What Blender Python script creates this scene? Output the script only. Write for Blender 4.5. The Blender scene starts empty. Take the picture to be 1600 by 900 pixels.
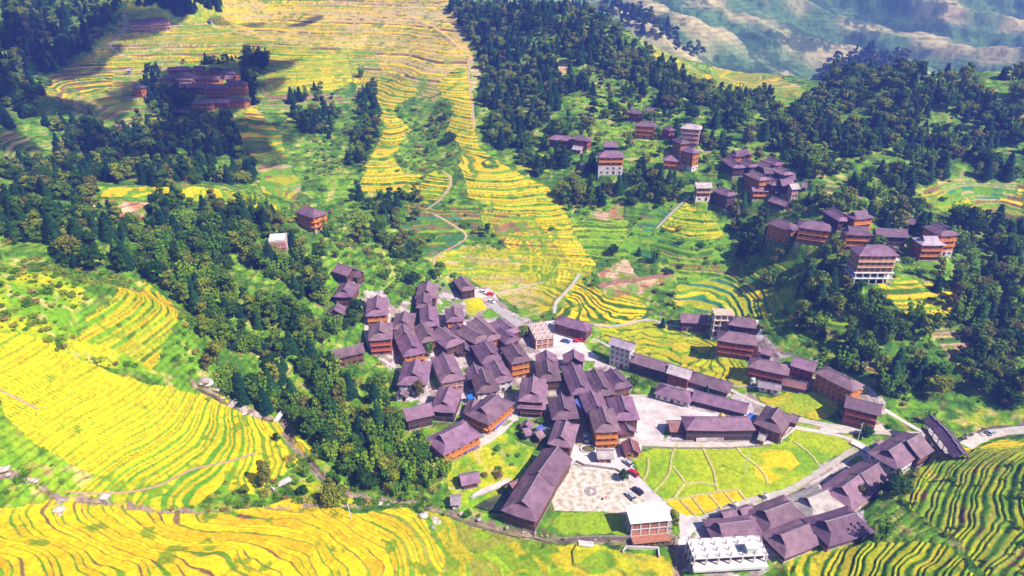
import bpy, bmesh, math, random
import numpy as np
from mathutils import Vector, Matrix, noise as mnoise
random.seed(7)
rng = np.random.default_rng(7)
S = bpy.context.scene
COL = S.collection
R = math.radians

# ---------------- camera ----------------
CAMZ = 173.0
PITCH = 27.0
cd = bpy.data.cameras.new('camera')
cd.sensor_width = 36.0
cd.lens = 24.0
cd.clip_end = 20000
cam = bpy.data.objects.new('camera', cd)
COL.objects.link(cam)
cam.location = (0, 0, CAMZ)
cam.rotation_euler = (R(90 - PITCH), 0, 0)
S.camera = cam
# ---------------- sky, sun, exposure ----------------
SUN_EL = 47.0
SUN_AZ = 121.0      # clockwise from +Y
w = bpy.data.worlds.new('World'); S.world = w; w.use_nodes = True
wn = w.node_tree.nodes; wl = w.node_tree.links
sky = wn.new('ShaderNodeTexSky'); sky.sky_type = 'NISHITA'; sky.sun_disc = False
sky.sun_elevation = R(SUN_EL); sky.sun_rotation = R(SUN_AZ)
sky.air_density = 1.0; sky.dust_density = 1.0; sky.ozone_density = 2.5
wl.new(sky.outputs[0], wn['Background'].inputs[0]); wn['Background'].inputs[1].default_value = 0.06
sl = bpy.data.lights.new('sun', 'SUN'); sl.energy = 5.0; sl.angle = R(0.5); sl.color = (1.0, 0.90, 0.80)
so = bpy.data.objects.new('sun', sl); COL.objects.link(so)
_a = R(SUN_AZ); _e = R(SUN_EL)
SUNV = Vector((math.sin(_a) * math.cos(_e), math.cos(_a) * math.cos(_e), math.sin(_e)))
so.rotation_euler = SUNV.to_track_quat('Z', 'Y').to_euler()
so.location = (200, -100, 500)
S.render.engine = 'CYCLES'
S.view_settings.view_transform = 'Standard'; S.view_settings.look = 'None'
S.view_settings.exposure = 1.02; S.view_settings.gamma = 1.0
S.cycles.max_bounces = 5; S.cycles.diffuse_bounces = 2; S.cycles.glossy_bounces = 2
S.cycles.transparent_max_bounces = 6; S.cycles.volume_bounces = 0

# ---------------- picture ray -> world ----------------
FPX = 1600 * 24 / 36.0
cp, sp = math.cos(R(PITCH)), math.sin(R(PITCH))
def ray(px, py):
    px = np.asarray(px, float); py = np.asarray(py, float)
    u = (px - 800) / FPX; v = (450 - py) / FPX
    return u, cp + sp * v, -sp + cp * v
def P(px, py, t):
    a, b, c = ray(px, py)
    return (float(a * t), float(b * t), float(CAMZ + c * t))
def project(x, y, z):
    d = y * cp - (z - CAMZ) * sp
    return 800 + FPX * x / d, 450 - FPX * (y * sp + (z - CAMZ) * cp) / d, d

# ---------------- noise ----------------
def _h(ix, iy, s):
    n = (ix.astype(np.int64) * 374761393 + iy.astype(np.int64) * 668265263 + s * 1442695041) & 0xFFFFFFFF
    n = ((n ^ (n >> 13)) * 1274126177) & 0xFFFFFFFF
    n = n ^ (n >> 16)
    return (n & 0xFFFFFF) / float(0xFFFFFF)
def vnoise(x, y, s=0):
    ix = np.floor(x); iy = np.floor(y)
    fx = x - ix; fy = y - iy
    fx = fx * fx * (3 - 2 * fx); fy = fy * fy * (3 - 2 * fy)
    a = _h(ix, iy, s); b = _h(ix + 1, iy, s); c = _h(ix, iy + 1, s); d = _h(ix + 1, iy + 1, s)
    return (a * (1 - fx) + b * fx) * (1 - fy) + (c * (1 - fx) + d * fx) * fy
def fbm(x, y, s=0, o=4):
    r = 0; a = 0.5; t = 0
    for k in range(o):
        r = r + a * vnoise(x, y, s + k * 17); t += a
        x = x * 2.03 + 13.7; y = y * 2.03 + 7.3; a *= 0.5
    return r / t
def sstep(a, b, x):
    t = np.clip((x - a) / (b - a), 0, 1); return t * t * (3 - 2 * t)

# ---------------- terrain control points: picture place and distance ----------------
CP = [
 # village floor
 (700,430,388),(800,450,378),(780,500,345),(860,520,331),(900,500,344),(920,470,362),(700,500,336),(600,480,335),(650,560,307),
 (600,540,315),(760,560,310),(850,600,292),(760,620,283),(900,640,277),(980,560,316),(1000,620,286),(1060,600,294),(1100,560,316),(1150,620,286),
 (1200,600,290),(1250,640,277),(1000,680,262),(900,700,256),(820,660,267),(720,680,256),(920,770,235),(1000,760,238),(1100,740,244),(1200,720,250),(1300,690,259),
 (1050,700,256),(1350,650,273),(1400,680,262),(1300,760,239),(1200,800,227),(1250,840,217),(1400,730,246),(880,810,224),(970,815,223),(1100,870,211),(1050,840,218),
 (850,838,219.5),(950,845,217.5),(760,805,226),(800,780,232),(700,780,229),(1350,800,226),(750,740,238),
 (1500,690,257),(1450,700,253),(1580,680,259),(1430,640,275),
 # valley upward
 (920,420,378),(880,400,383),(980,420,372),(900,380,392),(890,470,362),(1005,480,351),(960,455,358),(940,512,337),(905,442,374),(1050,470,347),(1150,500,336),(1130,460,350),(1050,500,338),(1180,450,351),(1240,440,337),(1185,400,372),
 # knoll
 (1080,320,397),(1040,355,392),(1080,378,373),(1125,362,387),(1020,385,390),(1075,405,374),(1150,395,382),(1000,350,398),(1090,440,364),(1020,420,372),(1165,350,392),
 # centre terraced hill
 (868,300,430),(905,350,410),(715,255,449),(765,270,427),(805,256,452),(800,305,417),(850,350,396),(735,200,478),(700,160,505),(885,395,382),(740,180,490),(720,130,530),(725,95,572),(650,110,560),(600,60,640),(600,0,715),(500,30,680),(400,0,725),(470,110,582),(430,200,492),
 (500,280,430),(570,240,482),(604,240,450),(655,240,478),(570,150,570),(560,330,412),(600,205,480),(615,185,500),(620,285,432),(688,265,462),(672,200,512),(650,350,402),(700,400,388),(600,400,372),(780,380,392),(735,320,414),
 (850,420,384),(640,310,424),(690,320,415),(700,0,700),(530,330,414),(540,200,505),
 # top left
 (320,150,552),(270,115,590),(370,115,588),(300,60,640),(230,35,655),(200,230,480),(300,250,452),(100,130,560),(50,100,585),(30,0,690),(130,30,650),(180,180,520),(380,240,455),(400,280,430),
 (50,200,470),(0,220,440),(20,260,400),(350,190,515),(250,190,512),(0,100,560),(340,20,690),
 # yellow ridge on left and forest down to the gully
 (150,295,362),(300,297,370),(400,320,372),(430,345,364),(485,340,376),(435,380,352),(540,420,347),(560,470,336),(300,400,320),(200,350,338),(100,320,335),(0,300,335),
 (400,500,291),(350,450,305),(450,600,275),(560,640,268),(600,720,248),(500,560,290),(510,450,330),(480,680,256),(640,750,238),(560,750,233),(600,600,290),
 (100,370,292),(0,350,300),(250,420,292),(330,520,268),(320,600,251),(400,640,254),(500,700,243),(560,772,228),(680,690,250),(640,700,250),
 # left near hill
 (0,395,226),(0,470,215),(0,550,201),(0,630,196),(100,430,232),(200,450,241),(300,485,250),(100,550,216),(200,600,221),(150,500,230),(310,610,246),(400,680,236),(470,715,229),(300,680,226),(350,740,217),(250,750,211),
 (100,680,206),(150,780,200),(0,700,188),(50,740,193),(440,750,224),(400,790,212),(560,792,221.5),(620,780,227),
 # bottom left hill
 (0,800,187),(0,880,165),(100,850,176),(200,880,172),(160,800,196),(400,880,179),(330,820,200),(500,850,190),(600,880,190),(480,810,206),(600,830,204),(660,850,205),(650,815,217),(700,880,204),(800,870,210),(900,880,208),(1000,880,207.5),(750,840,216),
 # bottom right
 (1480,705,245),(1550,703,236),(1600,703,226),(1600,780,204),(1600,900,174),(1520,800,208),(1430,760,231),(1440,820,209),(1500,880,191),(1350,870,204),(1250,860,211),(1300,900,200),(1450,900,189),(1540,895,188),(1200,890,206),(1390,840,208),(1530,840,199),
 (1600,660,262),
 # right slope
 (1370,400,331),(1450,380,335),(1340,340,352),(1280,370,338),(1220,360,352),(1250,290,385),(1300,420,322),(1400,470,302),(1400,500,296),(1400,560,288),(1300,520,300),(1250,480,312),(1450,600,284),(1550,550,290),(1580,450,312),(1550,400,338),(1550,320,382),(1500,270,400),(1550,200,430),(1450,140,452),
 (1600,130,445),(1300,170,470),(1300,230,425),(1220,200,450),(1200,270,402),(1140,240,432),(1110,290,400),(1400,250,400),(1420,340,360),(1350,300,378),(1350,460,308),(1500,500,296),(1530,620,274),(1600,580,282),(1220,420,348),
 # centre mountain
 (840,15,605),(820,150,512),(900,100,535),(950,150,495),(930,225,445),(960,255,430),(880,265,425),(1000,270,420),(880,330,402),(950,335,400),(1000,320,405),(1080,200,455),(1020,200,460),(1120,140,520),(940,30,590),(1040,85,570),(1130,125,600),(1200,180,470),
 (780,60,590),(770,150,530),(790,230,470),(760,20,640),(1280,150,640),(1200,120,640),(1100,100,640),
 # far mountains
 (1300,140,900),(1400,120,900),(1300,60,1010),(1300,0,1120),(1500,140,860),(1600,100,880),(1600,0,1040),(1450,30,1030),(950,0,1040),(1100,60,900),(1150,0,1080),(1050,30,950),(1200,60,980),
]
# places the photograph does not show: backs of ridges and land outside the frame (world x, y, z)
WP = [(-195,236,56),(-168,240,50),(-142,244,41),(-225,242,66),(-118,236,33),(-70,120,30),(0,120,2),(80,120,4),(160,130,30),(-150,110,50),(0,60,0),(-250,150,95),(-240,230,100),(260,150,50),(300,240,45),(380,330,70),(450,450,110),(-420,300,110),(-450,420,110),(-560,560,130),
 (-300,800,175),(0,900,170),(-600,900,220),(520,600,60),(-330,480,72),(260,720,-15),(420,700,-10),(600,800,5),(80,800,20),(150,780,0),(0,1100,160),(300,1300,260),(700,1300,280),(1200,1200,300),(900,800,80),(1100,500,150),
 (0,1800,420),(800,1900,480),(1600,1900,500),(-900,1700,450),(-1500,900,300),(1900,900,300),(2500,2500,600),(-2500,2500,600),(0,3000,700),(-1500,-100,150),(1500,-100,150),(0,-300,0)]
_c = [P(*c) for c in CP] + [tuple(map(float, q)) for q in WP]
_c = np.array(_c)
def _phi(d2): return np.sqrt(d2 + 20.0 ** 2)
def _fit(c, lam):
    n = len(c); q = c[:, :2]
    d2 = ((q[:, None] - q[None]) ** 2).sum(-1)
    A = np.zeros((n + 3, n + 3)); A[:n, :n] = _phi(d2) - lam * np.eye(n)
    A[:n, n] = 1; A[:n, n + 1:] = q / 100; A[n, :n] = 1; A[n + 1:, :n] = (q / 100).T
    b = np.zeros(n + 3); b[:n] = c[:, 2]
    return np.linalg.solve(A, b)
_w = _fit(_c, 3.0)
def _rbf(x, y):
    r = np.full(x.shape, _w[-3]) + _w[-2] * x / 100 + _w[-1] * y / 100
    for i in range(len(_c)):
        r += _w[i] * _phi((x - _c[i, 0]) ** 2 + (y - _c[i, 1]) ** 2)
    return r
# two lookup grids: fine near, coarse far
class Grid:
    def __init__(s, x0, x1, y0, y1, d):
        s.x0, s.y0, s.d = x0, y0, d
        s.nx = int((x1 - x0) / d) + 1; s.ny = int((y1 - y0) / d) + 1
        X, Y = np.meshgrid(x0 + np.arange(s.nx) * d, y0 + np.arange(s.ny) * d)
        s.Z = _rbf(X, Y)
    def __call__(s, x, y):
        fx = np.clip((x - s.x0) / s.d, 1, s.nx - 2.001); fy = np.clip((y - s.y0) / s.d, 1, s.ny - 2.001)
        ix = np.minimum(fx.astype(int), s.nx - 3); iy = np.minimum(fy.astype(int), s.ny - 3)
        fx = fx - ix; fy = fy - iy
        def wgt(t):      # cubic B-spline: smooth contours
            return ((1 - t) ** 3 / 6, (3 * t ** 3 - 6 * t ** 2 + 4) / 6, (-3 * t ** 3 + 3 * t ** 2 + 3 * t + 1) / 6, t ** 3 / 6)
        wx = wgt(fx); wy = wgt(fy); r = 0
        for j in range(4):
            for i in range(4):
                r = r + wx[i] * wy[j] * s.Z[iy + j - 1, ix + i - 1]
        return r
GN = Grid(-520, 560, 40, 800, 5.0)
GF = Grid(-3200, 3200, -300, 4200, 40.0)
def h0(x, y):
    x = np.asarray(x, float); y = np.asarray(y, float)
    e = np.minimum(np.minimum(x + 520, 560 - x), np.minimum(y - 40, 800 - y))
    k = sstep(10, 90, e)
    r = GN(x, y) * k + GF(x, y) * (1 - k)
    return np.where(r > 200, 200 + 90 * np.tanh((r - 200) / 90), r)
def at(px, py, h=0.0, f=None):
    """where the sight line through a picture point meets the ground raised by h"""
    f = f or h0
    px = np.atleast_1d(np.asarray(px, float)); py = np.atleast_1d(np.asarray(py, float))
    a, b, c = ray(px, py)
    T = np.concatenate([np.arange(120, 820, 3.0), np.arange(820, 2000, 9.0)])
    m = CAMZ + c[:, None] * T - (f(a[:, None] * T, b[:, None] * T) + h)
    neg = m <= 0; k = np.where(neg.any(1), neg.argmax(1), len(T) - 1); k = np.maximum(k, 1)
    r = np.arange(len(px)); m0 = m[r, k - 1]; m1 = m[r, k]; lo = T[k - 1]; hi = T[k]
    for _ in range(3):      # regula falsi
        s_ = np.clip(m0 / np.where(m0 - m1 == 0, 1, m0 - m1), 0, 1); t = lo + s_ * (hi - lo)
        mm = CAMZ + c * t - (f(a * t, b * t) + h); up = mm > 0
        lo = np.where(up, t, lo); m0 = np.where(up, mm, m0); hi = np.where(up, hi, t); m1 = np.where(up, m1, mm)
    return a * t, b * t, CAMZ + c * t
def poly(pts):
    p = np.array(pts, float); x, y, z = at(p[:, 0], p[:, 1])
    return np.stack([x, y], 1)
def inside(pl, x, y):
    r = np.zeros(x.shape, bool)
    x0, y0 = pl.min(0); x1, y1 = pl.max(0)
    idx = np.nonzero((x >= x0) & (x <= x1) & (y >= y0) & (y <= y1))
    if len(idx[0]) == 0: return r
    X = x[idx]; Y = y[idx]; m = np.zeros(X.shape, bool)
    n = len(pl)
    for i in range(n):
        ax, ay = pl[i]; bx, by = pl[(i + 1) % n]
        if ay == by: continue
        c = ((ay > Y) != (by > Y)) & (X < (bx - ax) * (Y - ay) / (by - ay) + ax)
        m ^= c
    r[idx] = m
    return r
def seg_dist(pl, x, y, wid):
    """distance to a polyline, only worked out near it"""
    d = np.full(x.shape, 1e3)
    for (ax, ay), (bx, by) in zip(pl[:-1], pl[1:]):
        m = (x > min(ax, bx) - wid) & (x < max(ax, bx) + wid) & (y > min(ay, by) - wid) & (y < max(ay, by) + wid)
        i = np.nonzero(m)
        if len(i[0]) == 0: continue
        X = x[i]; Y = y[i]; L = (bx - ax) ** 2 + (by - ay) ** 2 + 1e-9
        t = np.clip(((X - ax) * (bx - ax) + (Y - ay) * (by - ay)) / L, 0, 1)
        d[i] = np.minimum(d[i], np.hypot(X - ax - t * (bx - ax), Y - ay - t * (by - ay)))
    return d

# ---------------- land cover ----------------
YEL = (.74, .50, .004); GOLD = (.74, .43, .006); LIME = (.42, .42, .006); GRN = (.14, .30, .010); DGR = (.055, .14, .010); TAN = (.50, .38, .14); GRN2 = (.24, .36, .01)
OLIVE = (.30, .30, .03); YEL2 = (.46, .38, .01); PINK = (.48, .33, .20); BRN = (.20, .12, .05); TEAL = (.05, .20, .10); RED = (.34, .16, .08)
# kind, polygon in the picture, (step, riser share, tread colours, riser colours, roughness of lines)
LAND = [
 ('t', [(0,-20),(700,-20),(700,30),(742,85),(735,110),(722,125),(700,140),(672,150),(640,135),(610,122),(590,135),(560,150),(545,85),(415,150),(410,178),(180,195),(110,165),(65,150),(85,110),(170,60),(200,0)], (1.5,.32,(OLIVE,TAN,YEL2,YEL,OLIVE),(OLIVE,GRN,BRN),.3)),
 ('t', [(340,-20),(690,-20),(740,85),(730,105),(690,125),(600,118),(585,80),(540,75),(480,75),(400,60),(345,40)], (1.5,.30,(YEL,TAN,YEL,YEL2),(OLIVE,TAN,BRN),.3)),
 ('g', [(196,-20),(348,-20),(346,32),(290,36),(205,30)], (DGR,GRN)),
 ('g', [(222,108),(258,112),(290,95),(340,95),(378,92),(385,75),(418,82),(425,100),(410,130),(412,165),(385,185),(340,196),(300,192),(240,188),(222,150)], (DGR,GRN)),
 ('t', [(420,72),(480,75),(545,90),(553,130),(520,145),(415,145)], (1.3,.35,(YEL,YEL,LIME,GOLD),(OLIVE,GRN),.5)),
 ('t', [(400,150),(560,150),(560,160),(400,175)], (1.5,.5,(TAN,PINK,OLIVE),(BRN,GRN),.5)),
 ('t', [(80,112),(120,92),(165,92),(178,115),(170,145),(110,145),(70,140)], (1.3,.4,(OLIVE,YEL,LIME),(BRN,DGR),.5)),
 ('t', [(140,160),(200,160),(232,185),(215,196),(150,196)], (1.3,.45,(PINK,TAN,OLIVE),(BRN,GRN),.5)),
 ('t', [(588,122),(640,125),(655,140),(622,160),(618,180),(640,200),(626,225),(612,245),(630,270),(660,275),(650,300),(555,302),(575,255),(600,200),(590,160)], (1.0,.38,(YEL,YEL,YEL,GOLD),(DGR,GRN,OLIVE),.3)),
 ('t', [(725,100),(740,150),(745,222),(800,270),(870,300),(905,375),(932,410),(925,432),(880,425),(835,400),(815,375),(790,335),(735,305),(715,260),(722,232),(700,205),(710,160),(680,135)], (1.0,.38,(YEL,YEL,YEL,GOLD),(DGR,GRN,OLIVE),.3)),
 ('t', [(800,330),(840,340),(860,375),(895,405),(830,402),(790,385),(735,330)], (1.1,.34,(YEL2,LIME,YEL2,YEL),(GRN,BRN),.4)),
 ('t', [(680,268),(706,268),(704,300),(685,318),(655,318),(655,290)], (1.0,.4,(YEL,LIME),(DGR,GRN),.3)),
 ('t', [(660,405),(720,385),(840,390),(930,415),(890,470),(845,490),(790,470),(740,440),(700,425)], (1.1,.20,(YEL,LIME,LIME,YEL2,TAN,GRN2),(OLIVE,GRN),.8)),
 ('t', [(640,320),(745,320),(760,370),(730,385),(690,400),(650,395),(625,360)], (1.4,.55,(GRN,GRN2,TEAL,OLIVE),(DGR,BRN),.8)),
 ('t', [(890,340),(985,345),(960,405),(930,405),(905,370)], (1.1,.42,(YEL2,GRN2,LIME),(GRN,DGR),.5)),
 ('t', [(1000,335),(1060,310),(1095,312),(1130,350),(1165,400),(1180,440),(1060,440),(1040,400),(960,400)], (1.3,.5,(GRN,GRN2,GRN,TEAL),(DGR,GRN,BRN),.6)),
 ('t', [(1072,316),(1092,316),(1128,362),(1110,376),(1060,368),(1035,355),(1045,340)], (1.2,.42,(YEL,LIME,YEL),(DGR,GRN),.3)),
 ('t', [(365,190),(395,165),(412,185),(440,205),(446,245),(400,250),(370,225)], (1.3,.4,(LIME,YEL,OLIVE),(GRN,BRN),.6)),
 ('t', [(402,255),(450,255),(470,285),(460,310),(410,300)], (1.2,.45,(TAN,PINK,LIME,OLIVE),(GRN,BRN),.6)),
 ('t', [(868,495),(902,432),(940,455),(1005,455),(1012,490),(985,508),(945,512),(905,505)], (.6,.30,(YEL,YEL,YEL,GOLD),(GRN,DGR),.35)),
 ('t', [(1055,442),(1130,430),(1245,450),(1248,490),(1130,492),(1050,475)], (1.2,.30,(YEL,LIME,LIME,GRN2),(TEAL,GRN),.4)),
 ('t', [(1150,420),(1240,405),(1245,440),(1190,440)], (1.2,.5,(TEAL,GRN,LIME),(DGR,GRN),.6)),
 ('t', [(930,512),(1020,500),(1100,530),(1182,553),(1172,606),(1130,600),(1060,575),(1000,552),(940,530)], (.55,.16,(LIME,YEL2,LIME,GRN2),(GRN,DGR),1.0)),
 ('t', [(1365,440),(1425,435),(1500,455),(1482,492),(1420,487),(1385,470)], (1.3,.40,(YEL,YEL,GOLD),(DGR,GRN),.6)),
 ('t', [(1425,315),(1470,280),(1600,285),(1600,342),(1500,337)], (1.3,.40,(YEL,OLIVE,LIME),(GRN,BRN),.6)),
 ('t', [(1460,280),(1490,275),(1590,285),(1590,305),(1480,305)], (1.4,.45,(PINK,TAN,GRN),(GRN,TEAL),.6)),
 ('t', [(150,291),(300,292),(400,305),(440,322),(430,330),(350,322),(250,306),(155,303)], (1.0,.25,(YEL,YEL,LIME),(GRN,),.6)),
 ('t', [(120,525),(180,470),(225,438),(255,460),(275,500),(250,545),(235,575),(170,568),(118,555)], (1.15,.42,(YEL,GOLD,LIME),(GRN,DGR,OLIVE),1.0)),
 ('t', [(0,530),(60,535),(140,575),(240,600),(330,612),(420,650),(494,702),(470,735),(440,740),(400,770),(350,765),(250,800),(150,780),(100,770),(150,740),(60,700),(0,650)], (.88,.40,(YEL,YEL,YEL,YEL,LIME),((.09,.24,.008),GRN,(.20,.26,.01)),.9)),
 ('t', [(0,795),(130,783),(250,795),(330,800),(460,785),(560,805),(640,797),(665,830),(700,950),(-20,950),(-10,800)], (.95,.26,(YEL,YEL,YEL,GOLD,YEL),(OLIVE,GRN,BRN,OLIVE),1.2)),
 ('t', [(575,800),(640,797),(690,860),(700,950),(640,950)], (1.0,.42,(YEL,GOLD,LIME),(GRN,OLIVE),1.0)),
 ('t', [(660,800),(760,822),(850,850),(1055,868),(1055,950),(705,950),(690,850)], (.8,.14,(LIME,YEL2,GRN2,OLIVE,GRN2),(GRN,OLIVE),1.4)),
 ('t', [(1440,703),(1610,700),(1610,950),(1560,950),(1500,850),(1400,775),(1430,760)], (.9,.46,(LIME,OLIVE,(.38,.37,.01),GRN2,GRN2),(DGR,GRN,GRN,BRN),1.0)),
 ('t', [(1220,950),(1235,860),(1300,848),(1460,850),(1500,870),(1535,950)], (.85,.44,(LIME,YEL2,LIME,GRN2),(DGR,GRN,GRN),1.0)),
 ('t', [(1560,690),(1610,680),(1610,700),(1500,702)], (1.1,.3,(YEL,LIME),(GRN,),.6)),
 ('t', [(1240,510),(1290,485),(1330,500),(1400,520),(1420,560),(1380,590),(1300,560),(1250,540)], (1.5,.55,(GRN2,GRN,OLIVE,TAN,TEAL),(DGR,DGR,BRN),.8)),
 ('t', [(1455,515),(1520,515),(1530,560),(1480,560)], (1.4,.45,(TAN,PINK,OLIVE),(DGR,BRN,RED),.8)),
 ('t', [(800,230),(860,235),(860,275),(810,270)], (1.4,.5,(GRN,LIME,TEAL),(DGR,),.6)),
 ('t', [(800,150),(850,150),(850,190),(800,190)], (1.6,.5,(PINK,TAN,GRN),(DGR,),.6)),
 ('t', [(925,25),(945,28),(1000,55),(1060,90),(1125,125),(1130,140),(1090,130),(1010,80)], (1.4,.35,(YEL,OLIVE,TAN),(OLIVE,GRN),.5)),
 ('t', [(1105,95),(1150,100),(1240,130),(1282,150),(1240,165),(1190,150),(1110,130)], (1.4,.40,(YEL,OLIVE,TAN),(OLIVE,GRN),.5)),
 ('t', [(1280,290),(1340,298),(1350,312),(1290,310)], (1.2,.4,(TAN,PINK),(BRN,DGR),.6)),
 ('t', [(0,200),(50,215),(60,250),(0,260)], (1.4,.45,(OLIVE,TAN,GRN),(BRN,DGR),.5)),
 ('t', [(425,440),(475,430),(480,465),(430,470)], (1.2,.5,(TEAL,LIME,GRN),(DGR,),.6)),
 ('v', [(566,452),(600,452),(620,480),(690,438),(760,450),(830,500),(860,560),(935,560),(1000,598),(985,615),(988,690),(975,735),(890,730),(868,705),(850,650),(805,655),(745,700),(700,705),(735,650),(690,640),(640,640),(640,600),(590,560),(566,500)], ()),
 ('v', [(1030,600),(1130,600),(1215,640),(1215,690),(1040,692),(1030,640)], ()),
 ('v', [(1180,548),(1240,552),(1330,590),(1390,630),(1385,665),(1320,650),(1290,612),(1180,600)], ()),
 ('v', [(1110,515),(1160,500),(1190,525),(1215,550),(1190,560),(1130,555)], ()),
 ('v', [(1040,812),(1180,775),(1340,700),(1400,680),(1450,690),(1400,745),(1350,790),(1350,830),(1230,850),(1200,890),(1070,900),(1055,850)], ()),
 # flat paddies by the square, kitchen plots, bare ground
 ('p', [(985,706),(1060,690),(1140,693),(1230,690),(1245,672),(1300,676),(1332,692),(1235,766),(1060,811),(1035,783),(1000,745)], ((.34,.42,.008),(.19,.34,.008))),
 ('p', [(1183,622),(1240,610),(1318,625),(1310,640),(1275,658),(1215,640)], (YEL2,GRN2)),
 ('p', [(855,823),(870,800),(980,803),(985,835),(870,832)], (GRN2,GRN)),
 ('p', [(725,463),(752,463),(757,480),(742,495),(725,480)], (LIME,YEL)),
 ('p', [(757,481),(790,488),(780,497),(755,498)], (GRN,GRN)),
 ('g', [(700,700),(790,680),(830,700),(820,740),(770,770),(720,790),(700,760)], (GRN,LIME)),
 ('g', [(0,392),(100,430),(215,440),(120,525),(230,572),(270,590),(140,575),(60,535),(0,530)], (GRN,LIME)),
 ('g', [(470,700),(520,740),(560,800),(480,790),(440,750)], (GRN,LIME)),
 ('g', [(1540,640),(1600,640),(1600,665),(1500,665),(1470,655)], (GRN,LIME)),
 ('s', [(140,308),(245,312),(240,335),(185,345),(150,330)], (RED,PINK)),
 ('s', [(935,425),(975,405),(1000,430),(1050,428),(1005,455),(950,463)], (RED,PINK)),
 ('s', [(925,330),(975,325),(975,343),(915,340)], (RED,PINK)),
 ('s', [(872,95),(885,95),(905,130),(875,125)], (PINK,TAN)),
 ('s', [(738,85),(752,100),(748,140),(735,140)], (PINK,OLIVE)),
 ('s', [(770,350),(820,345),(835,360),(775,368)], (RED,BRN)),
]
LPOLY = [poly(l[1]) for l in LAND]
FLATP = [poly(p) for p in ([(560,500),(700,440),(800,470),(900,480),(1000,540),(1180,600),(1400,640),(1480,690),(1440,760),(1350,830),(1150,895),(1050,860),(850,830),(780,790),(700,710),(620,640),(600,560)],)]
# low hill spurs on the mountains across the valley
def mountain(x, y):
    k = sstep(700, 850, y + .25 * np.abs(x - 300)) * sstep(-150, 50, x)
    u = (x + .75 * y) / 150.0 + 1.1 * fbm(x / 260, y / 260, 5)
    rid = 1 - np.abs(2 * (u - np.floor(u)) - 1)
    u2 = (x + 1.1 * y) / 62.0 + 1.5 * fbm(x / 130, y / 130, 9)
    rid2 = 1 - np.abs(2 * (u2 - np.floor(u2)) - 1)
    return k, rid, k * ((rid * rid * (3 - 2 * rid)) * 15 + rid2 * rid2 * (3 - 2 * rid2) * 5 + fbm(x / 60, y / 60, 3) * 20 + fbm(x / 18, y / 18, 4, 2) * 3 - 26)
def ridge_bits(x, y):
    n = (fbm(x / 42, y / 42, 11) - .5) * 5.0 + (fbm(x / 15, y / 15, 12) - .5) * 1.3
    fl = np.zeros(x.shape)
    for p in FLATP: fl = np.maximum(fl, inside(p, x, y))
    return n, fl
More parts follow.
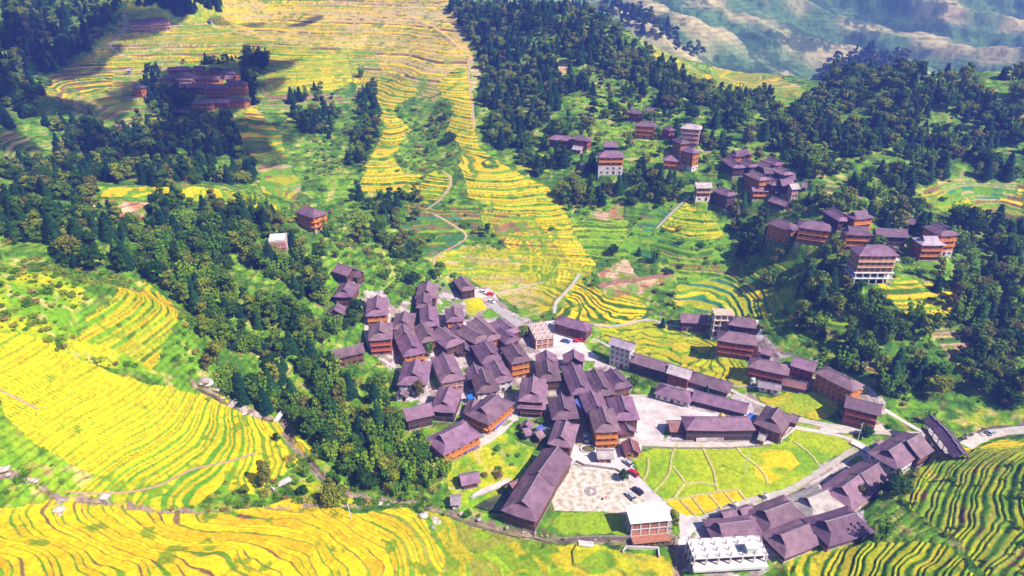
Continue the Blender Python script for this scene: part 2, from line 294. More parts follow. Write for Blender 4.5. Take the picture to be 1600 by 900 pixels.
def surface(x, y, full=False):
    """ground height at world points; with full=True also its colour and how soft the cover is"""
    x = np.asarray(x, float); y = np.asarray(y, float)
    base = h0(x, y); n, fl = ridge_bits(x, y)
    km, rid, dm = mountain(x, y)
    hs = base + n * np.where(fl > 0, .12, 1.0) + dm
    wx = x + (fbm(x / 9, y / 9, 21, 3) - .5) * 5; wy = y + (fbm(x / 9, y / 9, 22, 3) - .5) * 5
    z = hs + np.where(fl > 0, 0, (fbm(x / 3.2, y / 3.2, 31, 2) - .5) * 1.1)
    kind = np.zeros(x.shape, np.int8); reg = np.full(x.shape, -1, np.int16)
    for i, (l, p) in enumerate(zip(LAND, LPOLY)):
        m = inside(p, wx, wy)
        kind[m] = {'t': 1, 'p': 2, 'g': 3, 's': 4, 'v': 3}[l[0]]; reg[m] = i
    if full:
        b1 = fbm(x / 7, y / 7, 41); b2 = fbm(x / 2.2, y / 2.2, 42, 3); b3 = fbm(x / 30, y / 30, 43)
        def mix(a, b, t): return a + (b - a) * t[..., None]
        C = lambda c: np.broadcast_to(np.array(c, float), x.shape + (3,))
        b4 = fbm(x / 3.5, y / 3.5, 44, 3)
        col = mix(C(DGR), C(GRN), sstep(.38, .62, b1 * .6 + b4 * .4)); col = mix(col, C(GRN2), sstep(.55, .72, b2 * .5 + b3 * .5) * .8)
        col = mix(col, C(TAN), sstep(.60, .70, b1 * .4 + b4 * .6) * .7); col = mix(col, C((.25, .13, .06)), sstep(.62, .72, b2) * .45)
        # narrow old terraces on open slopes
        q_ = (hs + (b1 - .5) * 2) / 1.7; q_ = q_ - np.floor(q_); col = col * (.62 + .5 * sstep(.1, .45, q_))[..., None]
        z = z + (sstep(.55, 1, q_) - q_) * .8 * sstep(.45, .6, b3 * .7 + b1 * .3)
        # thin stone-edged terraces everywhere on open slopes
        far = km[..., None]
        mc = mix(C((.12, .22, .08)), C((.52, .44, .20)), sstep(.45, 1.15, rid * .8 + (fbm(x / 50, y / 50, 46) - .4) * 1.6)) * (.7 + .6 * fbm(x / 10, y / 10, 47, 4))[..., None]; q_ = (hs / 5) % 1; mc = mc * (.7 + .4 * sstep(.1, .5, q_))[..., None]; wdk = sstep(.50, .56, fbm(x / 70, y / 70, 48, 3) * .62 + fbm(x / 9, y / 9, 49, 4) * .38 - (rid - .5) * .10); mc = mc + (np.array((.05, .10, .05)) * (.5 + fbm(x / 4, y / 4, 45, 3))[..., None] - mc) * (wdk * .85)[..., None]
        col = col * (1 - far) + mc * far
        soft = np.ones(x.shape)
    for i, l in enumerate(LAND):
        m = np.nonzero(reg == i)
        if len(m[0]) == 0: continue
        X = x[m]; Y = y[m]; H = hs[m]
        if l[0] == 't':
            step, rs, tc, rc, wob = l[2]
            q = (H + (fbm(X / 22, Y / 22, 50 + i, 3) - .5) * 1.6 * wob + (fbm(X / 7, Y / 7, 51 + i, 2) - .5) * (.55 * wob if wob > .5 else .0)) / step
            q = q + .26 * np.sin(q * 2.1 + 5 * fbm(X / 60, Y / 60, 52 + i, 2))
            k = np.floor(q); f = q - k
            # small level changes end some banks and split others
            r = sstep(1 - rs, 1.0, f)
            z[m] = H + (r - f) * step * .9 + .1
            if full:
                cell = k * 7.13 + (np.floor(fbm(X / 45, Y / 45, 60 + i, 2) * 5) if wob > .5 else 0)
                a = _h(cell, cell * 0 + i, 5); a2 = _h(cell, cell * 0 + i, 6)
                a = np.clip(a * .5 + fbm(X / 26, Y / 26, 70 + i, 3) * .9 - .2, 0, .999)
                TC = np.array(tc); RC = np.array(rc)
                c = TC[(a * len(tc)).astype(int)] * (0.86 + .26 * a2)[:, None]
                crop = fbm(X / 2.1, Y / 2.1, 80, 3); c = c * (.80 + .40 * crop)[:, None]
                rr = RC[(np.clip(a2 * .6 + fbm(X / 5, Y / 5, 90 + i, 2) * .6 - .1, 0, .999) * len(rc)).astype(int)]
                edge = sstep(.0, .10, f) * (1 - sstep(1 - rs - .04, 1 - rs + .06, f))
                # bright lip of ripe rice at the tread's outer side
                c = c * (1 + .18 * sstep(.12, 0, f))[:, None]
                cc = rr + (c - rr) * edge[:, None]
                # weedy patches
                wd = sstep(.64, .72, fbm(X / 6, Y / 6, 95 + i, 4))
                cc = cc + (np.array(GRN) * .8 - cc) * (wd * .8)[:, None]
                col[m] = cc; soft[m] = .6 if rs >= .5 else .5
        elif l[0] == 'p':
            z[m] = np.where(fl[m] > 0, base[m], H) + .1
            if full:
                a = sstep(.38, .62, fbm(X / 14, Y / 14, 33 + i, 3)); c0 = np.array(l[2][1]); c1 = np.array(l[2][0])
                c = c0 + (c1 - c0) * a[:, None]
                if i < len(LAND) and l[1][0] == (985, 706):
                    # the gold plot belt along the lower path and the gold spot to the east
                    g = inside(GOLDP, X, Y); g2 = sstep(.45, .6, fbm(X / 16, Y / 16, 38, 3)) * inside(GOLDP2, X, Y)
                    c = np.where(g[:, None], np.array(YEL) * np.array((1.02, .9, 1)), c)
                    c = c + (np.array(YEL) - c) * g2[:, None]
                col[m] = c * (.85 + .3 * fbm(X / 2.0, Y / 2.0, 81, 3))[:, None]; soft[m] = .5
        elif l[0] == 'v':
            if full:      # trodden village ground: paving, dirt, weeds
                a = sstep(.42, .58, fbm(X / 4, Y / 4, 134, 4)); c = np.array((.30, .23, .21)) + (np.array((.50, .42, .42)) - np.array((.30, .23, .21))) * a[:, None]
                a = sstep(.56, .64, fbm(X / 7, Y / 7, 135, 4)); c = c + (np.array(GRN) * .9 - c) * a[:, None]
                col[m] = c * (.75 + .5 * fbm(X / 1.9, Y / 1.9, 83, 3))[:, None]
        elif l[0] == 'g':
            if full:
                a = sstep(.35, .65, fbm(X / 6, Y / 6, 34, 4)); c = np.array(GRN) + (np.array(LIME) - np.array(GRN)) * a[:, None]
                a = sstep(.62, .74, fbm(X / 3, Y / 3, 35, 3)); c = c + (np.array(TAN) - c) * (a * .7)[:, None]
                col[m] = c * (.8 + .4 * fbm(X / 2.4, Y / 2.4, 82, 3))[:, None]
        else:
            if full:
                a = sstep(.4, .6, fbm(X / 5, Y / 5, 36, 4)); c = np.array(l[2][0]) + (np.array(l[2][1]) - np.array(l[2][0])) * a[:, None]
                q = (H / 1.8) % 1; c = c * (.75 + .5 * sstep(.2, .5, q))[:, None]; a = sstep(.5, .6, fbm(X / 4, Y / 4, 37, 4)); c = c + (np.array(GRN) - c) * (a * .8)[:, None]
                col[m] = c; soft[m] = .2
            q = H / 1.8; z[m] = (np.floor(q) + sstep(.5, 1, q % 1)) * 1.8
    # stream bed is cut into the ground
    for pl, wd, dp in STREAMS:
        d = seg_dist(pl, x, y, wd * 3)
        z = z - dp * (1 - sstep(wd * .5, wd * 1.6, d))
        if full:
            k = (1 - sstep(wd * .7, wd * 1.5, d + (b2 - .5) * 4))[..., None]
            col = col * (1 - k) + np.array((.30, .22, .16)) * (.6 + .8 * b2[..., None]) * k
    # house plots, road beds and squares are levelled
    for pl, zs, wd in ROADS:
        d, zr = seg_z(pl, zs, x, y, wd + 4)
        z = z + (zr - z) * (1 - sstep(wd * .5 + .3, wd * .5 + 2.2, d))
    for pl, zz, wd in PADS:
        m = seg_dist(pl, x, y, wd + 6)
        k = 1 - sstep(wd, wd + 2.5, m)
        z = z + (zz - z) * k
    for pl, (pa, pb, pc) in PLANES:
        d = np.where(inside(pl, x, y), 0.0, seg_dist(np.vstack([pl, pl[:1]]), x, y, 4))
        z = z + (pa + pb * x + pc * y - z) * (1 - sstep(.8, 3, d))
    if full: return z, col, soft, kind
    return z
PADS = []; ROADS = []; PLANES = []
def seg_z(pl, zs, x, y, wid):
    d = np.full(x.shape, 1e3); zr = np.zeros(x.shape)
    m0 = (x > pl[:, 0].min() - wid) & (x < pl[:, 0].max() + wid) & (y > pl[:, 1].min() - wid) & (y < pl[:, 1].max() + wid)
    i0 = np.nonzero(m0)
    if len(i0[0]) == 0: return d, zr
    X = x[i0]; Y = y[i0]; D = np.full(X.shape, 1e3); Z = np.zeros(X.shape)
    for k in range(len(pl) - 1):
        (ax, ay), (bx, by) = pl[k], pl[k + 1]
        i = np.nonzero((X > min(ax, bx) - wid) & (X < max(ax, bx) + wid) & (Y > min(ay, by) - wid) & (Y < max(ay, by) + wid))[0]
        if len(i) == 0: continue
        xx = X[i]; yy = Y[i]; L = (bx - ax) ** 2 + (by - ay) ** 2 + 1e-9
        t = np.clip(((xx - ax) * (bx - ax) + (yy - ay) * (by - ay)) / L, 0, 1)
        dd = np.hypot(xx - ax - t * (bx - ax), yy - ay - t * (by - ay)); b = dd < D[i]
        j = i[b]; D[j] = dd[b]; Z[j] = (zs[k] + t * (zs[k + 1] - zs[k]))[b]
    d[i0] = D; zr[i0] = Z
    return d, zr
GOLDP = poly([(1035,783),(1075,778),(1155,765),(1170,782),(1065,810)])
GOLDP2 = poly([(1178,700),(1235,705),(1250,725),(1205,755),(1180,745)])
STREAMS = [(poly(q), wd * .42, dp) for q, wd, dp in [
 ([(305,600),(330,612),(370,635),(420,655),(445,655),(455,690),(500,745),(545,775),(620,785),(700,800),(760,820),(850,838),(950,845),(1050,846),(1075,835)], 3.2, 1.6),
 ([(1050,846),(1060,870),(1058,950)], 3.0, 1.2),
 ([(0,740),(50,750),(90,778),(160,783),(260,800),(340,795),(400,790),(470,795),(560,795)], 1.5, 1.0),
 ([(1500,690),(1545,672),(1600,665)], 4.0, .8),
]]
def H(x, y): return float(surface(np.array([x]), np.array([y]))[0])
def build_ground():
    ang = np.linspace(R(-57), R(57), 1500)
    r = np.concatenate([np.exp(np.linspace(np.log(75), np.log(860), 1350)), np.exp(np.linspace(np.log(865), np.log(1900), 240))])
    A, RR = np.meshgrid(ang, r)
    x = RR * np.sin(A); y = RR * np.cos(A) - 5
    z, col, soft, kind = surface(x, y, True)
    nv = x.size; nr, na = x.shape
    me = bpy.data.meshes.new('ground')
    me.vertices.add(nv); me.vertices.foreach_set('co', np.stack([x, y, z], -1).astype(np.float32).ravel())
    idx = np.arange(nv).reshape(nr, na)
    q = np.stack([idx[:-1, :-1], idx[:-1, 1:], idx[1:, 1:], idx[1:, :-1]], -1).reshape(-1, 4)[:, ::-1]
    nf = len(q)
    me.loops.add(nf * 4); me.loops.foreach_set('vertex_index', q.astype(np.int32).ravel())
    me.polygons.add(nf); me.polygons.foreach_set('loop_start', (np.arange(nf) * 4).astype(np.int32))
    me.polygons.foreach_set('use_smooth', np.ones(nf, bool))
    me.update()
    ca = me.attributes.new('cover', 'FLOAT_COLOR', 'POINT')
    c4 = np.ones((nv, 4), np.float32); c4[:, :3] = col.reshape(-1, 3); ca.data.foreach_set('color', c4.ravel())
    o = bpy.data.objects.new('ground', me); COL.objects.link(o); o['kind'] = 'structure'
    me.materials.append(ground_mat())
    return o
def nt_mat(name):
    m = bpy.data.materials.new(name); m.use_nodes = True; nt = m.node_tree
    return m, nt.nodes, nt.links, nt.nodes['Principled BSDF']
def ground_mat():
    m, n, l, b = nt_mat('ground_cover')
    a = n.new('ShaderNodeAttribute'); a.attribute_name = 'cover'
    g = n.new('ShaderNodeNewGeometry')
    t = n.new('ShaderNodeTexNoise'); t.inputs['Scale'].default_value = .8; t.inputs['Detail'].default_value = 4
    l.new(g.outputs['Position'], t.inputs['Vector'])
    mr = n.new('ShaderNodeMapRange'); mr.inputs[1].default_value = .3; mr.inputs[2].default_value = .7; mr.inputs[3].default_value = .72; mr.inputs[4].default_value = 1.25
    l.new(t.outputs['Fac'], mr.inputs[0])
    mx = n.new('ShaderNodeVectorMath'); mx.operation = 'SCALE'; l.new(a.outputs['Color'], mx.inputs[0]); l.new(mr.outputs[0], mx.inputs['Scale'])
    l.new(mx.outputs[0], b.inputs['Base Color'])
    b.inputs['Roughness'].default_value = .95; b.inputs['Specular IOR Level'].default_value = .1
    bp = n.new('ShaderNodeBump'); bp.inputs['Strength'].default_value = .6; bp.inputs['Distance'].default_value = .5
    l.new(t.outputs['Fac'], bp.inputs['Height']); l.new(bp.outputs[0], b.inputs['Normal'])
    return m
# ================= helpers for objects =================
def plain(x, y):
    x = np.asarray(x, float); y = np.asarray(y, float)
    n, fl = ridge_bits(x, y); return h0(x, y) + n * np.where(fl > 0, .12, 1.0) + mountain(x, y)[2]
def pt(px, py, h=0.0):
    a, b, c = at([px], [py], h, plain); return float(a[0]), float(b[0]), float(c[0]) - h
def pt2(px, py):
    """the same on the finished ground, terraces and all"""
    a, b, c = ray(px, py); x, y, z = at([px], [py], 0, plain); t = float(y[0] / b)
    for _ in range(5):
        zz = float(surface(np.array([a * t]), np.array([b * t]))[0]); t += .7 * ((zz - CAMZ) / c - t)
    return float(a * t), float(b * t), float(surface(np.array([a * t]), np.array([b * t]))[0])
def on_plane(px, py, z):
    a, b, c = ray(px, py); t = (z - CAMZ) / float(c); return float(a) * t, float(b) * t
class MB:
    """collects faces; build() links them as one mesh object"""
    def __init__(s): s.v = []; s.f = []; s.m = []
    def add(s, vs, fs, mi=0):
        k = len(s.v); s.v += [tuple(v) for v in vs]; s.f += [tuple(i + k for i in f) for f in fs]; s.m += [mi] * len(fs); return s
    def box(s, x0, x1, y0, y1, z0, z1, mi=0):
        return s.add([(x0,y0,z0),(x1,y0,z0),(x1,y1,z0),(x0,y1,z0),(x0,y0,z1),(x1,y0,z1),(x1,y1,z1),(x0,y1,z1)],
                     [(3,2,1,0),(4,5,6,7),(0,1,5,4),(1,2,6,5),(2,3,7,6),(3,0,4,7)], mi)
    def slab(s, poly, z0, z1, mi=0):
        n = len(poly)
        area = sum(poly[i][0]*poly[(i+1)%n][1]-poly[(i+1)%n][0]*poly[i][1] for i in range(n))
        if area < 0: poly = poly[::-1]
        vs = [(p[0], p[1], z0) for p in poly] + [(p[0], p[1], z1) for p in poly]
        fs = [tuple(range(n))[::-1], tuple(range(n, 2*n))] + [(i, (i+1)%n, n+(i+1)%n, n+i) for i in range(n)]
        return s.add(vs, fs, mi)
    def tube(s, a, b, r, n=6, r2=None, mi=0):
        a = Vector(a); b = Vector(b); d = (b - a).normalized(); u = d.orthogonal().normalized(); w = d.cross(u); r2 = r if r2 is None else r2
        vs = [a + (u*math.cos(2*math.pi*i/n) + w*math.sin(2*math.pi*i/n))*r for i in range(n)] + [b + (u*math.cos(2*math.pi*i/n) + w*math.sin(2*math.pi*i/n))*r2 for i in range(n)]
        fs = [(i, (i+1)%n, n+(i+1)%n, n+i) for i in range(n)] + [tuple(range(n))[::-1], tuple(range(n, 2*n))]
        return s.add(vs, fs, mi)
    def shell(s, vs, fs, th, mi=0):
        """a sheet given real thickness downwards"""
        n = len(vs); low = [(v[0], v[1], v[2] - th) for v in vs]
        ed = {}
        for f in fs:
            for i in range(len(f)):
                e = (f[i], f[(i+1) % len(f)]); ed[e] = 1
        side = [(b, a, a + n, b + n) for (a, b) in ed if (b, a) not in ed]
        return s.add(list(vs) + low, [tuple(f) for f in fs] + [tuple(i + n for i in f[::-1]) for f in fs] + side, mi)
    def mesh(s, name, mats):
        me = bpy.data.meshes.new(name); me.from_pydata(s.v, [], s.f)
        for m in (mats if isinstance(mats, (list, tuple)) else [mats]): me.materials.append(m)
        if len(me.materials) > 1: me.polygons.foreach_set('material_index', s.m)
        me.update(); return me
    def build(s, name, mats, parent=None, loc=None, rz=0):
        return link(name, s.mesh(name, mats), parent, loc, rz)
def link(name, me, parent=None, loc=None, rz=0):
    o = bpy.data.objects.new(name, me); COL.objects.link(o)
    if parent: o.parent = parent
    if loc is not None: o.location = loc
    if rz: o.rotation_euler = (0, 0, rz)
    return o
def thing(name, label, cat, loc=(0, 0, 0), rz=0, group=None):
    o = bpy.data.objects.new(name, None); COL.objects.link(o); o.empty_display_size = .5
    o.location = loc; o.rotation_euler = (0, 0, rz); o['label'] = label; o['category'] = cat
    if group: o['group'] = group
    return o
def tag(o, label, cat, group=None):
    o['label'] = label; o['category'] = cat
    if group: o['group'] = group
    return o
MAT = {}
def mat(name, c, rough=.8, var=.15, scale=.6, metal=0, spec=.3, bump=0, c2=None):
    if name in MAT: return MAT[name]
    m, n, l, b = nt_mat(name)
    g = n.new('ShaderNodeTexCoord'); t = n.new('ShaderNodeTexNoise'); t.inputs['Scale'].default_value = scale; t.inputs['Detail'].default_value = 5
    l.new(g.outputs['Object'], t.inputs['Vector'])
    oi = n.new('ShaderNodeObjectInfo'); ad = n.new('ShaderNodeVectorMath'); ad.operation = 'ADD'
    cb = n.new('ShaderNodeCombineXYZ'); mu = n.new('ShaderNodeMath'); mu.operation = 'MULTIPLY'; mu.inputs[1].default_value = 97
    l.new(oi.outputs['Random'], mu.inputs[0]); l.new(mu.outputs[0], cb.inputs[0]); l.new(g.outputs['Object'], ad.inputs[0]); l.new(cb.outputs[0], ad.inputs[1]); l.new(ad.outputs[0], t.inputs['Vector'])
    rp = n.new('ShaderNodeValToRGB'); c2 = c2 or tuple(x * (1 + var) for x in c)
    rp.color_ramp.elements[0].position = .33; rp.color_ramp.elements[1].position = .68
    rp.color_ramp.elements[0].color = (*[x * (1 - var) for x in c], 1); rp.color_ramp.elements[1].color = (*c2, 1)
    l.new(t.outputs['Fac'], rp.inputs[0])
    hv = n.new('ShaderNodeHueSaturation'); mr = n.new('ShaderNodeMapRange'); mr.inputs[3].default_value = 1 - var; mr.inputs[4].default_value = 1 + var
    l.new(oi.outputs['Random'], mr.inputs[0]); l.new(mr.outputs[0], hv.inputs['Value']); l.new(rp.outputs[0], hv.inputs['Color']); l.new(hv.outputs[0], b.inputs['Base Color'])
    b.inputs['Roughness'].default_value = rough; b.inputs['Metallic'].default_value = metal; b.inputs['Specular IOR Level'].default_value = spec
    if bump:
        bp = n.new('ShaderNodeBump'); bp.inputs['Strength'].default_value = bump; bp.inputs['Distance'].default_value = .1
        l.new(t.outputs['Fac'], bp.inputs['Height']); l.new(bp.outputs[0], b.inputs['Normal'])
    MAT[name] = m; return m
def roof_mat(name, c):
    """clay tiles in running rows, dulled and stained by weather"""
    if name in MAT: return MAT[name]
    m, n, l, b = nt_mat(name)
    g = n.new('ShaderNodeTexCoord'); oi = n.new('ShaderNodeObjectInfo')
    mu = n.new('ShaderNodeMath'); mu.operation = 'MULTIPLY'; mu.inputs[1].default_value = 61
    ad = n.new('ShaderNodeVectorMath'); ad.operation = 'ADD'; l.new(oi.outputs['Random'], mu.inputs[0]); l.new(g.outputs['Object'], ad.inputs[0]); l.new(mu.outputs[0], ad.inputs[1])
    t = n.new('ShaderNodeTexNoise'); t.inputs['Scale'].default_value = .35; t.inputs['Detail'].default_value = 7; t.inputs['Roughness'].default_value = .65; l.new(ad.outputs[0], t.inputs['Vector'])
    rp = n.new('ShaderNodeValToRGB'); e = rp.color_ramp.elements
    e[0].position = .30; e[0].color = (*[x * .55 for x in c], 1); e[1].position = .72; e[1].color = (c[0] * 1.35, c[1] * 1.3, c[2] * 1.2, 1)
    l.new(t.outputs['Fac'], rp.inputs[0])
    wn_ = n.new('ShaderNodeTexWhiteNoise'); wn_.noise_dimensions = '1D'; l.new(oi.outputs['Random'], wn_.inputs['W'])
    age = n.new('ShaderNodeMix'); age.data_type = 'RGBA'; l.new(wn_.outputs['Value'], age.inputs[0]); l.new(rp.outputs[0], age.inputs[6])
    tint = n.new('ShaderNodeMix'); tint.data_type = 'RGBA'; tint.blend_type = 'MULTIPLY'; tint.inputs[0].default_value = 1; tint.inputs[7].default_value = (1.0, 1.15, .82, 1); l.new(rp.outputs[0], tint.inputs[6]); l.new(tint.outputs[2], age.inputs[7])
    w = n.new('ShaderNodeTexWave'); w.bands_direction = 'X'; w.inputs['Scale'].default_value = 1.1; w.inputs['Distortion'].default_value = .6; l.new(g.outputs['Object'], w.inputs['Vector'])
    w2 = n.new('ShaderNodeMapRange'); w2.inputs[3].default_value = .82; w2.inputs[4].default_value = 1.1; l.new(w.outputs['Fac'], w2.inputs[0])
    mr = n.new('ShaderNodeMapRange'); mr.inputs[3].default_value = .72; mr.inputs[4].default_value = 1.3; l.new(oi.outputs['Random'], mr.inputs[0])
    mm = n.new('ShaderNodeMath'); mm.operation = 'MULTIPLY'; l.new(w2.outputs[0], mm.inputs[0]); l.new(mr.outputs[0], mm.inputs[1])
    sc = n.new('ShaderNodeVectorMath'); sc.operation = 'SCALE'; l.new(age.outputs[2], sc.inputs[0]); l.new(mm.outputs[0], sc.inputs['Scale']); l.new(sc.outputs[0], b.inputs['Base Color'])
    b.inputs['Roughness'].default_value = .62; b.inputs['Specular IOR Level'].default_value = .4
    bp = n.new('ShaderNodeBump'); bp.inputs['Strength'].default_value = .5; bp.inputs['Distance'].default_value = .12; l.new(w.outputs['Fac'], bp.inputs['Height']); l.new(bp.outputs[0], b.inputs['Normal'])
    MAT[name] = m; return m
M_ROOF = {'': roof_mat('clay_tile_roof', (.215, .112, .200)), 'pale': roof_mat('pale_tile_roof', (.42, .33, .44)), 'red': roof_mat('reddish_tile_roof', (.26, .10, .11)), 'dark': roof_mat('dark_tile_roof', (.115, .062, .14))}
WALLC = {'brown': ((.13, .055, .035), (.24, .12, .08)), 'dark': ((.06, .03, .035), (.13, .08, .08)), 'orange': ((.50, .16, .025), (.62, .26, .06)), 'red': ((.30, .055, .03), (.45, .14, .07)), 'white': ((.60, .56, .57), (.7, .66, .67)), 'cream': ((.30, .10, .05), (.70, .50, .34)), 'pink': ((.45, .20, .18), (.72, .50, .45))}
M_WALL = {k: mat('timber_wall_' + k if k != 'white' else 'white_plaster', v[0], .75, .34, .8) for k, v in WALLC.items()}
M_BEAM = {k: mat('timber_beam_' + k if k != 'white' else 'white_trim', v[1], .7, .12, .8) for k, v in WALLC.items()}
M_STONE = mat('rubble_stone', (.36, .29, .27), .9, .35, 1.2, bump=.4)
M_PLINTH = mat('pale_plaster', (.66, .58, .58), .85, .18, .5)
M_RIDGE = mat('ridge_tile', (.28, .23, .28), .7, .2, .6)
M_GLASS = mat('window_glass', (.022, .025, .04), .15, .3, .5, spec=.6)
M_DOOR = mat('door_wood', (.10, .045, .03), .6, .2)
M_CONC = mat('concrete', (.50, .45, .44), .85, .14, .35, bump=.15)
M_CONC2 = mat('fresh_concrete', (.62, .58, .59), .8, .14, .25)
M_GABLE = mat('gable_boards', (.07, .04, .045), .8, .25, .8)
M_STEEL = mat('galvanised_steel', (.55, .56, .60), .35, .08, metal=.6)
M_BLUE = mat('blue_sheet', (.02, .16, .62), .45, .1, .8)
M_VIOLET = mat('blue_metal_sheet', (.10, .13, .42), .35, .1, .8)
M_WHITE = mat('white_paint', (.66, .65, .66), .5, .12, .4)
M_BRICK = mat('red_brick', (.42, .17, .10), .85, .25, 1.5)
M_DIRT = mat('bare_earth', (.45, .30, .20), .95, .25, .4)

